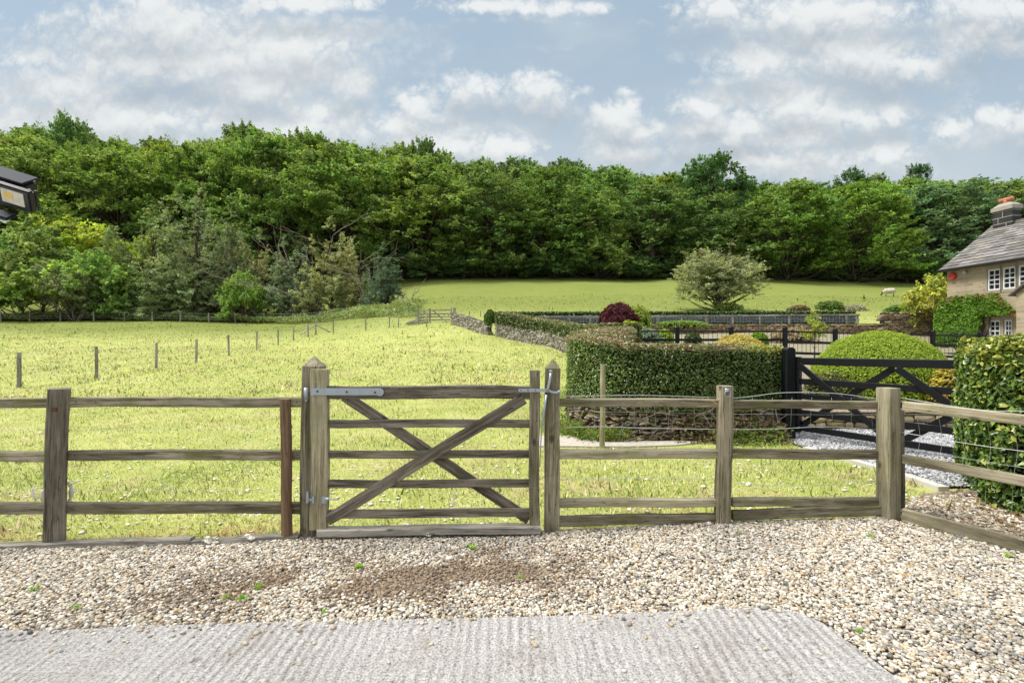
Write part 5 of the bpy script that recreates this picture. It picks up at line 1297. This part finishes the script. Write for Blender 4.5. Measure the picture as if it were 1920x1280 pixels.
# roof in courses of stone slates
mb = MB(); r = rs(31); ov = .35; slope = math.atan2(RH-RZ0, 3.0); Lr = math.hypot(RH-RZ0+ov*math.tan(slope), 3.0+ov)
for sgn in (1, -1):
    s = 0.0; k = 0
    while s < Lr:
        dz = .34*(1-.35*s/Lr); x = -.18+r.uniform(-.2, 0)
        while x < 12.2:
            wl = r.uniform(.35, .75); xa = max(x, -.18); xb = min(x+wl-.012, 12.2)
            if xb > xa:
                th = r.uniform(.035, .055); e = min(dz+.10, Lr-s+.02)
                y_a, z_a = (-ov+s*math.cos(slope)), (RZ0-ov*math.tan(slope)+s*math.sin(slope)); y_b, z_b = y_a+e*math.cos(slope), z_a+e*math.sin(slope)
                ny, nz = -math.sin(slope), math.cos(slope); l1, l2 = .035+r.uniform(0, .008), -.01
                P_ = []
                for xx in (xa, xb):
                    for (ya, za, lf_) in ((y_a, z_a, l1), (y_b, z_b, l2)):
                        for t_ in (0, th): P_.append((xx, ya+ny*(lf_+t_), za+nz*(lf_+t_)))
                P_ = np.array(P_)
                if sgn < 0: P_[:, 1] = 6-P_[:, 1]
                mb.add(P_, [BOXF], np.array([.19, .182, .176])*r.uniform(.65, 1.4)*np.array([1, r.uniform(.95, 1.02), r.uniform(.9, 1.02)]))
            x += wl
        s += dz; k += 1
box(mb, (-.15, 2.88, RH-.02), (12.2, 3.12, RH+.10), (.17, .16, .145))
rf_ = hb('roof', mb, M['slate'])
mb = MB(); tube(mb, [(-.15, -ov-.06, RZ0-.26), (12.2, -ov-.06, RZ0-.26)], .075, 10); box(mb, (-.1, -ov+.02, RZ0-.30), (12.1, -.002, RZ0-.22)); hb('gutter', mb, M['blackplastic'])
# chimney
cz0, cz1 = RH-.6, zl(393, 29.3)
mb = MB(); box(mb, (.15, 2.70, cz0), (1.25, 3.22, cz1)); ch_ = hb('chimney', mb, M['soot'])
mb = MB()
hc = (cz1-(RH-.1))
for k in range(4):
    z = RH+.02+k*.34
    if z < cz1-.05: box(mb, (.135, 2.685, z), (1.265, 3.235, z+.035))
for (xx, za, zb2) in [(.35, RH+.055, RH+.36), (.80, RH-.3, RH+.02), (.6, RH+.395, cz1)]: box(mb, (xx+.1, 2.686, za), (xx+.135, 2.8, zb2))
mb.build('mortar_joint', M['mortar'], ch_, False, world=False)
mb = MB(); box(mb, (.09, 2.63, cz1), (1.32, 3.30, cz1+.22)); v = [(.13, 2.66, cz1+.222), (1.28, 2.66, cz1+.222), (1.28, 3.26, cz1+.222), (.13, 3.26, cz1+.222), (.4, 2.8, cz1+.42), (1.0, 2.8, cz1+.42), (1.0, 3.14, cz1+.42), (.4, 3.14, cz1+.42)]
mb.add(v, [np.array([[0, 1, 5, 4], [1, 2, 6, 5], [2, 3, 7, 6], [3, 0, 4, 7], [4, 5, 6, 7]])]); mb.build('chimney_cap', M['mortar'], ch_, False, world=False)
mb = MB(); tube(mb, [(.68, 2.97, cz1+.38), (.68, 2.97, cz1+.60)], .14, 12); tube(mb, [(.34, 2.93, cz1+.62), (1.02, 3.0, cz1+.62)], .13, 14); mb.build('chimney_pot', M['terracotta'], ch_, True, world=False)
mb = MB(); tube(mb, [(.33, 2.929, cz1+.62), (.345, 2.931, cz1+.62)], .10, 14); mb.build('flue_opening', M['soot'], ch_, True, world=False)
# bell box, wall lamp, porch
mb = MB(); bz = zl(518.5, 29.7); tube(mb, [(.42, 0, bz), (.42, -.16, bz), (.42, -.20, bz)], [.21, .21, .17], 24); hb('alarm_box', mb, M['red'], smooth=False)
mb = MB(); z = zl(508, 28.8); tube(mb, [(1.15, 0, z), (1.15, -.12, z)], .03, 8); tube(mb, [(1.15, -.06, z-.06), (1.30, -.26, z-.10)], [.07, .085], 12); hb('security_light', mb, M['greyplastic'])
mb = MB(); wall_open(mb, 4.95, 8.2, -.5, zl(552, 25.5), -1.25, -.9, [(5.9, 6.9, -.4, 1.9)]); box(mb, (4.95, -.898, -.5), (5.25, -.002, zl(552, 25.5)))
pz = zl(552, 25.5); mb.add([(4.95, -1.24, pz), (8.2, -1.24, pz), (6.57, -1.24, pz+1.15), (4.95, -.92, pz), (8.2, -.92, pz), (6.57, -.92, pz+1.15)], [np.array([[0, 1, 2], [3, 5, 4]])])
hb('porch', mb, M['hstone'])
mb = MB()
for sg in (1, -1):
    xa = 4.70 if sg > 0 else 8.44; P_ = []
    for (xx, z) in ((xa, pz-.12), (6.57, pz+1.22)):
        for yv in (-1.42, .0):
            for t_ in (0, .08): P_.append((xx, yv, z+t_))
    mb.add(P_, [BOXF], (.16, .15, .14))
hb('porch_roof', mb, M['slate'])
mb = MB(); z = zl(594, 26); tube(mb, [(4.3, -.0, z+.12), (4.3, -.22, z+.14), (4.3, -.24, z+.04)], .015, 6); tube(mb, [(4.3, -.24, z-.22), (4.3, -.24, z), (4.3, -.24, z+.06)], [.06, .11, .02], 6); hb('wall_lamp', mb, M['blackplastic'])
mb = MB(); tube(mb, [(4.72, -.07, -.4), (4.72, -.07, pz-.1)], .045, 8); hb('downpipe', mb, M['blackplastic'])
# ivy on the house front
r = rs(91); n = 15000
def hw(x, y, z):
    ca, sa = math.cos(hang), math.sin(hang); return np.stack([HO.x+ca*x-sa*y, HO.y+sa*x+ca*y, HO.z+z], 1)
x = r.uniform(-.55, 4.3, n); z = r.uniform(-.3, zl(548, 28), n); top = zl(548, 28)
lim = top-.25*vnoise(x, z*0, 1.6, 4)-np.clip(x-3.2, 0, 9)*1.3-np.clip(.2-x, 0, 1)*.8
k = (z < lim) & ~((x > 2.3) & (x < 4.4) & (z < lz1+.25)) ; x = x[k]; z = z[k]; lim = lim[k]; n = len(x)
bul = .25+.45*vnoise(x, z, 1.1, 8)*np.sin(np.clip((x+.55)/4.6, 0, 1)*math.pi)**.4*np.sin(np.clip((z+.6)/(top+.9), 0.02, .98)*math.pi)**.4
yv = -bul+np.abs(r.normal(0, .06, n)); P_ = hw(x, yv, z)
Nf = r.normal(0, .45, (n, 3))+np.array([-.8, -.3, .45]); c = pal_cols(r, n, [(.10, .22, .02), (.15, .29, .03), (.21, .34, .04), (.06, .13, .015)], [3, 4, 2, 2])
tp = (z > lim-.3) & (r.uniform(0, 1, n) < .4); c[tp] = pal_cols(r, n, [(.30, .17, .08), (.26, .28, .08)], [1, 1])[tp]
iv = thing('ivy', 'bright green ivy covering the left part of the house front', 'ivy', (25.4, 29.5, 1.0))
link('foliage', leafmesh('foliage', [leaves(P_, Nf, .17, r, c, .8)], M['leaf']), iv)
mb = MB()
for k in range(12):
    xa = r.uniform(.2, 2.2); pts_ = [hw(np.array([xa+.6*math.sin(t*3+k)]), np.array([-.06]), np.array([t*top*.85]))[0] for t in np.linspace(0, 1, 5)]; tube(mb, pts_, .03, 5)
mb.build('stems', M['bark'], iv)

# ------------------------------------------------------------------ sheep (grazing, far field)
def sheep(label, loc, heading, s=1.0, seed=1):
    root = thing('sheep', label, 'sheep', tuple(loc))
    bm = bmesh.new()
    def ell(c, r_, rot=0):
        g = bmesh.ops.create_icosphere(bm, subdivisions=3, radius=1)['verts']
        for v in g:
            p = Vector((v.co.x*r_[0], v.co.y*r_[1], v.co.z*r_[2])); p.rotate(Matrix.Rotation(rot, 3, 'Y')); v.co = p+Vector(c)
    ell((0, 0, .62), (.50, .27, .29)); ell((-.28, 0, .64), (.26, .26, .27)); ell((.32, 0, .62), (.24, .24, .27))
    ell((.58, 0, .50), (.22, .12, .14), .75); ell((.74, 0, .26), (.15, .075, .085), 1.0)
    for sy in (-1, 1): ell((.66, .11*sy, .38), (.035, .08, .03))
    for (lx, ly) in ((.34, .12), (.30, -.13), (-.34, .13), (-.38, -.12)):
        ell((lx, ly, .42), (.07, .06, .15)); ell((lx+.0, ly, .20), (.032, .032, .22)); ell((lx+.015, ly, .03), (.045, .035, .03))
    ell((-.54, 0, .52), (.05, .05, .14))
    me = bpy.data.meshes.new('body'); bm.to_mesh(me); bm.free(); me.materials.append(M['sheepwool'])
    o = link('body', me, root, (0, 0, 0), world=False); md = o.modifiers.new('join', 'REMESH'); md.mode = 'VOXEL'; md.voxel_size = .025; md.use_smooth_shade = True
    o.rotation_euler = (0, 0, heading); o.scale = (s, s, s); return root
def sheepm():
    m, t, b = mat('sheep_fleece'); co = objco(t); sp = t.nodes.new('ShaderNodeSeparateXYZ'); t.links.new(co, sp.inputs[0])
    face = mth(t, 'MAXIMUM', sstep(t, sp.outputs[0], .62, .68), sstep(t, sp.outputs[2], .30, .24))
    c = mixc(t, face, mixc(t, noise(t, co, 9, 4).outputs[0], (.42, .37, .29), (.62, .57, .48)), (.06, .055, .05))
    t.links.new(c, b.inputs['Base Color']); b.inputs['Roughness'].default_value = .95; bump(t, b, noise(t, co, 25, 3).outputs[0], 1, .03); return m
M['sheepwool'] = sheepm()
sp_ = on_ground(1668, 556, 50); sheep('single sheep grazing in the far field near the house', sp_, R(160), 1.05)

# ------------------------------------------------------------------ grass
def grass(name, label, y0, y1, n, size0, seed, k=1.0, umax=1.12, wf=.16, sel=None):
    r = rs(seed); Y = y0*(y1/y0)**r.uniform(0, 1, n)      # screen-uniform thinning with distance
    x = r.uniform(-umax, umax, n)*Y
    m = in_field(x, Y)
    if sel is not None: m &= sel(x, Y)
    x = x[m]; Y = Y[m]; n = len(x)
    tall = smst(vnoise(x, Y, .9, seed+1), .35, .8)
    L = size0*(Y/6)**k*r.lognormal(0, .42, n)*(.68+.40*tall)*np.where((Y < 5.4) & (r.uniform(0, 1, n) < .15), 1.7, 1.0); W = L*wf*r.uniform(.7, 1.3, n)
    wallg = np.exp(-((x-(sx(np.clip(Y, 8, 33))-.4))/.35)**2)*((Y > 7.9) & (Y < 33)); L *= 1+.9*wallg
    a = r.uniform(0, 6.28, n); lean = r.uniform(.35, 1.15, n)
    d = np.stack([np.cos(a)*np.sin(lean), np.sin(a)*np.sin(lean), np.cos(lean)], 1); s = np.stack([-np.sin(a), np.cos(a), np.zeros(n)], 1)
    base = np.stack([x, Y, H(x, Y)-.004], 1)
    V_ = np.stack([base-s*W[:, None], base+s*W[:, None], base+d*L[:, None]], 1).reshape(-1, 3)
    F = np.arange(n*3).reshape(-1, 3)
    c = pal_cols(r, n, [(.335, .385, .095), (.445, .475, .135), (.225, .30, .055), (.56, .54, .23), (.66, .61, .39), (.14, .215, .035)], [5, 6, 4, 4, 2.6, 2.5], .3)
    gp_ = smst(vnoise(x, Y, .45, 33), .42, .68)[:, None]; c = c*(1-.30*gp_)+np.array([[.15, .26, .025]])*.30*gp_
    bp_ = (smst(vnoise(x, Y, 2.1, 34), .52, .72)*.8)[:, None]*(r.uniform(0, 1, (n, 1)) < .7); c = c*(1-bp_)+np.array([[.54, .43, .27]])*bp_
    near = (np.exp(-((Y-4.2)/.16)**2)*smst(vnoise(x, Y, 2.3, 35), .4, .6)*.8)[:, None]; c = c*(1-near)+np.array([[.40, .22, .11]])*near
    farm = (smst(Y, 34, 50)*.75)[:, None]; c = c*(1-farm)+np.array([[.145, .185, .036]])*farm
    c = c*(1-.5*wallg[:, None])+np.array([[.12, .24, .02]])*.5*wallg[:, None]
    me = mesh_np(name, V_, [F], M['grass'], np.repeat(c, 3, 0), False)
    return tag(link(name, me), label, 'grass', None, 'stuff')
grass('grass', 'short grazed yellow green grass of the near field', 4.15, 13, 330000, .034, 901, .5, 1.12, .09)
grass('grass', 'sunlit grass tufts of the middle and far field', 12, 58, 240000, .042, 902, .42, 1.12, .2)
# litter in the grass: wool, dung, bits of wood
WT = [(605, 660+245, .022), (400, 922, .03), (540, 893, .018), (250, 905, .018), (318, 915, .022), (480, 968, .03), (455, 966, .025), (165, 945, .02), (1147, 871, .028), (1180, 884, .02), (1305, 892, .018),
      (1385, 870, .02), (745, 1240-355, .016), (375, 803, .02), (237, 802, .018), (640, 900, .015), (1630, 893, .02), (1600, 905, .016), (1540, 885, .02), (20, 870, .02), (470, 1000, .018), (860, 975, .016), (945, 979, .016), (760, 983, .02), (1262, 907, .018)]
wlab = {0: 'wool scrap in the grass left of the gate post foot'}
for i, (px, py, s) in enumerate(WT):
    g_ = on_ground(px, py, 4.15, 12)
    o = wool(px, None, g_.y, s, 950+i, 'small white scrap of wool lying on the field grass', (1.3, .9, .45), 'wool scraps scattered on the grass')
for (px, py, s, lab) in [(395, 1011, .035, 'largest wool clump on the timber edging by the left fence'), (470, 1007, .025, 'wool strand on the timber edging near the stake'), (800, 1001, .02, 'wool lock on the gravel below the gate sill')]:
    o = wool(px, py, FY-.10, s, 990+px, lab, (1.5, .6, .7))
# plastic-like pale wrap caught behind the left post
for pts_, rd in (([(134, 908), (141, 903), (152, 900)], .006), ([(128, 903), (134, 915), (133, 930), (128, 943)], .019), ([(60, 916), (64, 930), (66, 936)], .012), ([(60, 915), (72, 914)], .006), ([(80, 918), (78, 932), (80, 944)], .012)):
    mb = MB(); P_ = catmull(np.array([tuple(fp(a, b, FY+.1)) for a, b in pts_]), 4); q_ = rs(int(pts_[0][0])); tube(mb, P_, [rd*q_.uniform(.5, 1.2) for _ in P_], 7)
    o = mb.build('wool_strand', M['wool'], None, True); tag(o, 'pale strand of wool snagged behind the left fence post', 'wool', 'wool strands behind the left fence post')
def bits(name, n, ysamp, size, pal, pw, seed, label, cat, flat=.3, xr=(-1.1, 1.1)):
    def smp(r, n_):
        Y = ysamp(r, n_); x = r.uniform(xr[0], xr[1], n_)*Y; m = in_field(x, Y); return x[m], Y[m], None
    o = pebbles(name, n, smp, size, pal, pw, seed, lambda x, y: H(x, y)+.008, flat=flat); return tag(o, label, cat, None, 'stuff')
bits('dung_and_litter', 2600, lambda r, n: 4.3*(40/4.3)**r.uniform(0, 1, n), .011, [(.05, .04, .03), (.12, .09, .06), (.72, .68, .60), (.46, .34, .20)], [2, 2, 5, 4], 960, 'dark droppings and dry bits scattered in the field', 'litter')
bits('wool_flecks', 620, lambda r, n: 4.25*(8.5/4.25)**r.uniform(0, 1, n), .019, [(.75, .72, .64), (.62, .55, .44), (.80, .78, .72)], [3, 2, 2], 961, 'tiny pale flecks of wool and dry grass in the near field', 'litter', flat=.35)
def samp_strip(r, n):
    y = r.uniform(2.0, 4.7, n); x = RFX(np.minimum(y, 4.05))+.04+r.uniform(0, 1, n)*1.1; k = (y < 4.55+(x-3.7)*.1) & (x > RFX(y)+.05) & (r.uniform(0, 1, n) < .35+.8*smst(vnoise(x, y, 2.2, 44), .3, .6)); return x[k], y[k], None
o = pebbles('bed_pebbles', 15000, samp_strip, .0105, PAL+[(.25, .17, .10)], PW+[25], 972, lambda x, y: np.maximum(H(x, y), gz_np(x, y))+.012, .004)
tag(o, 'small stones over the soil strip between the fence and the right hedge', 'gravel', None, 'stuff')
# leaf litter on soil strip
r = rs(970); n = 1300; y = r.uniform(2.2, 5.0, n); x = RFX(np.minimum(y, 4.05))+.06+r.uniform(0, 1, n)**1.4*1.6; k = (y < 4.62+(x-3.7)*.1) & (x > 3.35+np.clip(y-4.1, 0, 9)*.8); x = x[k]; y = y[k]; n = len(x)
P_ = np.stack([x, y, np.maximum(H(x, y), gz_np(x, y))+.022+r.uniform(0, .01, n)], 1)
me = leafmesh('fallen_leaves', [leaves(P_, r.normal(0, .35, (n, 3))+np.array([0, 0, 1]), .045, r, pal_cols(r, n, [(.28, .17, .10), (.44, .35, .26), (.18, .11, .07), (.55, .49, .42)], [2, 3, 2, 4]), .6)], M['leaf'])
tag(link('fallen_leaves', me), 'brown fallen leaves on the soil under the right hedge', 'leaves', None, 'stuff')
# weeds in the gravel
def weed(px, py, s, seed, label):
    Y = 1.53*960/(py-640); x = (px-960)/960*Y; r = rs(seed); n = 26; P_ = np.stack([x+r.normal(0, s*.45, n), Y+r.normal(0, s*.4, n), gz(x, Y)+.02+r.uniform(0, s*.5, n)], 1)
    me = leafmesh('weed', [leaves(P_, r.normal(0, .5, (n, 3))+np.array([0, -.2, 1]), s*.7, r, pal_cols(r, n, [(.20, .38, .04), (.28, .46, .06)], [1, 1]), .45)], M['leaf'])
    return tag(link('weed', me), label, 'weed', 'weeds in the gravel')
for i, (px, py, s, lab) in enumerate([(484, 1100, .035, 'weed sprout in the gravel, upper of the left clump'), (455, 1122, .035, 'weed sprout at the right of the left clump'), (425, 1118, .03, 'weed sprout at the left of the left clump'), (66, 1089, .03, 'lone weed at the far left of the gravel'),
        (142, 1124, .025, 'tiny weed near the concrete at the left'), (671, 1066, .035, 'weed in the brown earth patch below the hinge post'), (886, 1033, .04, 'grassy weed at the top of the brown earth patch'), (977, 1092, .025, 'small weed at the right edge of the earth patch'),
        (607, 1151, .02, 'tiny weed beside the concrete edge'), (1631, 1038, .03, 'yellowish weed in the gravel before the corner post'), (1388, 1025, .015, 'tiny weed in the gravel before the round post'), (1890, 1086, .03, 'small weed in the gravel at the right edge'), (1610, 1222, .02, 'tiny weed at the rounded concrete corner')]):
    weed(px, py, s, 1000+i, lab)
# plants at the foot of the near wall
def wallfoot():
    r = rs(81); n = 9000; s = r.uniform(0, 1, n); i = (s*44).astype(int); P0 = SPD[i+4]; x = P0[:, 0]-.1+r.normal(0, .16, n); y = P0[:, 1]-.18-np.abs(r.normal(0, .14, n)); kk = ~((y < 7.66) & (x < 2.9) & (x > 1.3) & (y < 7.5)); x = x[kk]; y = y[kk]; n = len(x)
    z = H(x, y)+r.uniform(0, .20, n)**1.2*smst(vnoise(x, y, 2.5, 3), .35, .6)*1.6
    c = pal_cols(r, n, [(.14, .26, .03), (.22, .32, .04), (.26, .16, .08), (.09, .17, .03)], [4, 3, 2, 3])
    me = leafmesh('wall_foot_weeds', [leaves(np.stack([x, y, z], 1), r.normal(0, .6, (n, 3))+np.array([0, -.3, .7]), .05, r, c, .35)], M['leaf'])
    tag(link('wall_foot_weeds', me), 'weeds and dead leaves along the foot of the near stone wall', 'weeds', None, 'stuff')
wallfoot()
def wall_litter():
    r = rs(83); n = 5200; x = r.uniform(2.3, 4.05, n); t = r.uniform(0, 1, n)**1.3; y = 7.62-t*.34+r.normal(0, .04, n); k = r.uniform(0, 1, n) < smst(x, 2.2, 2.7)*(1-.8*t)*(.4+.9*vnoise(x, y, 4, 6)); x = x[k]; y = y[k]; t = t[k]; n = len(x)
    z = H(x, y)+.02+(1-t)**1.6*.30*(.5+vnoise(x, y, 3, 5))
    me = leafmesh('leaf_litter', [leaves(np.stack([x, y, z], 1), r.normal(0, .55, (n, 3))+np.array([0, -.5, .8]), .045, r, pal_cols(r, n, [(.20, .13, .08), (.34, .26, .18), (.10, .07, .04), (.10, .13, .03)], [3, 2, 4, 3]), .5)], M['leaf'])
    tag(link('leaf_litter', me), 'brown leaf litter heaped against the foot of the round hedge wall', 'leaves', None, 'stuff')
    mb = MB()
    for k in range(110):
        x = r.uniform(1.6, 4.0); a = Vector((x, 7.58+r.uniform(-.1, .05), Hf(x, 7.5)+r.uniform(.0, .5))); d_ = Vector((r.normal(0, 1), -r.uniform(.1, .7), r.normal(.1, .8))).normalized(); L_ = r.uniform(.08, .30)
        tube(mb, [a, a+d_*L_*.5+Vector(r.normal(0, .015, 3)), a+d_*L_], [.004, .003, .002], 4)
    o = mb.build('dry_twigs', M['deadbark'], None); tag(o, 'dry twigs sticking out of the bank under the round hedge', 'twigs', None, 'stuff')
wall_litter()

# ------------------------------------------------------------------ floodlight on a post just outside the left edge
FLY = 2.6
M['bluegrey'] = plain('blue_grey_solar_lid', (.020, .024, .036), .6, 0, .15, .2, 9)
fl = thing('floodlight', 'black security floodlight with motion sensor at the left edge', 'floodlight', (-2.62, FLY, 2.25))
def fl_p(px, py, dy=0): return Vector(((px-960)/960*FLY, FLY+dy, CZ-(py-640)/960*FLY))
ex = Vector((.94, .0, -.30)).normalized()
def slab(c, u, v, d, hw_, hh_, ht, m, nm, parent, bev=.2):
    """bevelled box centred at c with axes u,v,d"""
    bm = bmesh.new(); bmesh.ops.create_cube(bm, size=2)
    for q_ in bm.verts: q_.co = Vector((q_.co.x*hw_, q_.co.y*hh_, q_.co.z*ht))
    bmesh.ops.bevel(bm, geom=bm.edges[:], offset=min(hw_, hh_, ht)*bev*2, segments=2, affect='EDGES')
    mt = Matrix((u, v, d)).transposed()
    for q_ in bm.verts: q_.co = mt @ q_.co+c
    me = bpy.data.meshes.new(nm); bm.to_mesh(me); bm.free(); me.materials.append(m); return link(nm, me, parent)
u = Vector((.93, .15, -.285)).normalized(); dn = Vector((-.038, .034, -.052)); dn = (dn-u*dn.dot(u)).normalized(); v = -dn; d = u.cross(v)
if d.y > 0: d = -d; u = -u
c = fl_p(31, 370); slab(c, u, v, d, .080, .058, .020, M['blackplastic'], 'housing', fl)
slab(c+d*.021+v*.006, u, v, d, .052, .036, .0025, plain('pale_reflector', (.62, .58, .50), .3, 0, .6, .25, 30), 'lamp_glass', fl, .1)
slab(c+d*.0245+v*.012-u*.018, u, v, d, .020, .014, .001, plain('yellow_led', (.75, .50, .12), .4, 0, .5, .2, 30), 'led_panel', fl, .1)
mb = MB()
for k in range(6): 
    a = c-d*.02-u*.07+u*.028*k; tube(mb, [a-v*.05-d*.012, a+v*.05-d*.012], .006, 4)
mb.build('cooling_fins', M['blackplastic'], fl)
c2 = fl_p(5, 335, .05); slab(c2, u, v, d, .095, .034, .05, M['blackplastic'], 'battery_box', fl, .25)
slab(c2+v*.034, u, v, d, .092, .005, .055, M['bluegrey'], 'box_lid', fl, .3)
c3 = fl_p(10, 404, -.02); slab(c3, u, v, d, .052, .009, .034, M['bluegrey'], 'sensor_hood', fl, .4)
slab(c3-v*.024+u*.008, u, v, d, .022, .017, .018, M['white'], 'motion_sensor', fl, .4)
mb = MB(); tube(mb, [c-d*.03, c-d*.09-u*.04, fl_p(-255, 372, .08)], .012, 8); tube(mb, [c3, c3-u*.10, fl_p(-60, 372, .08)], .010, 8); tube(mb, [c2, fl_p(-255, 350, .08)], .012, 8)
tube(mb, [fl_p(-250, 330, .08), fl_p(-250, 400, .08)], .022, 10); mb.build('bracket', M['blackplastic'], fl)
xp = (-260-960)/960*FLY
lp = board('lamp_post', (xp-.06, FLY+.08, -.3), (xp-.06, FLY+.08, 2.6), .10, .10, M['wood_dark'], None, up=(0, 1, 0), seed=990); tag(lp, 'timber post carrying the floodlight beyond the left edge', 'post')
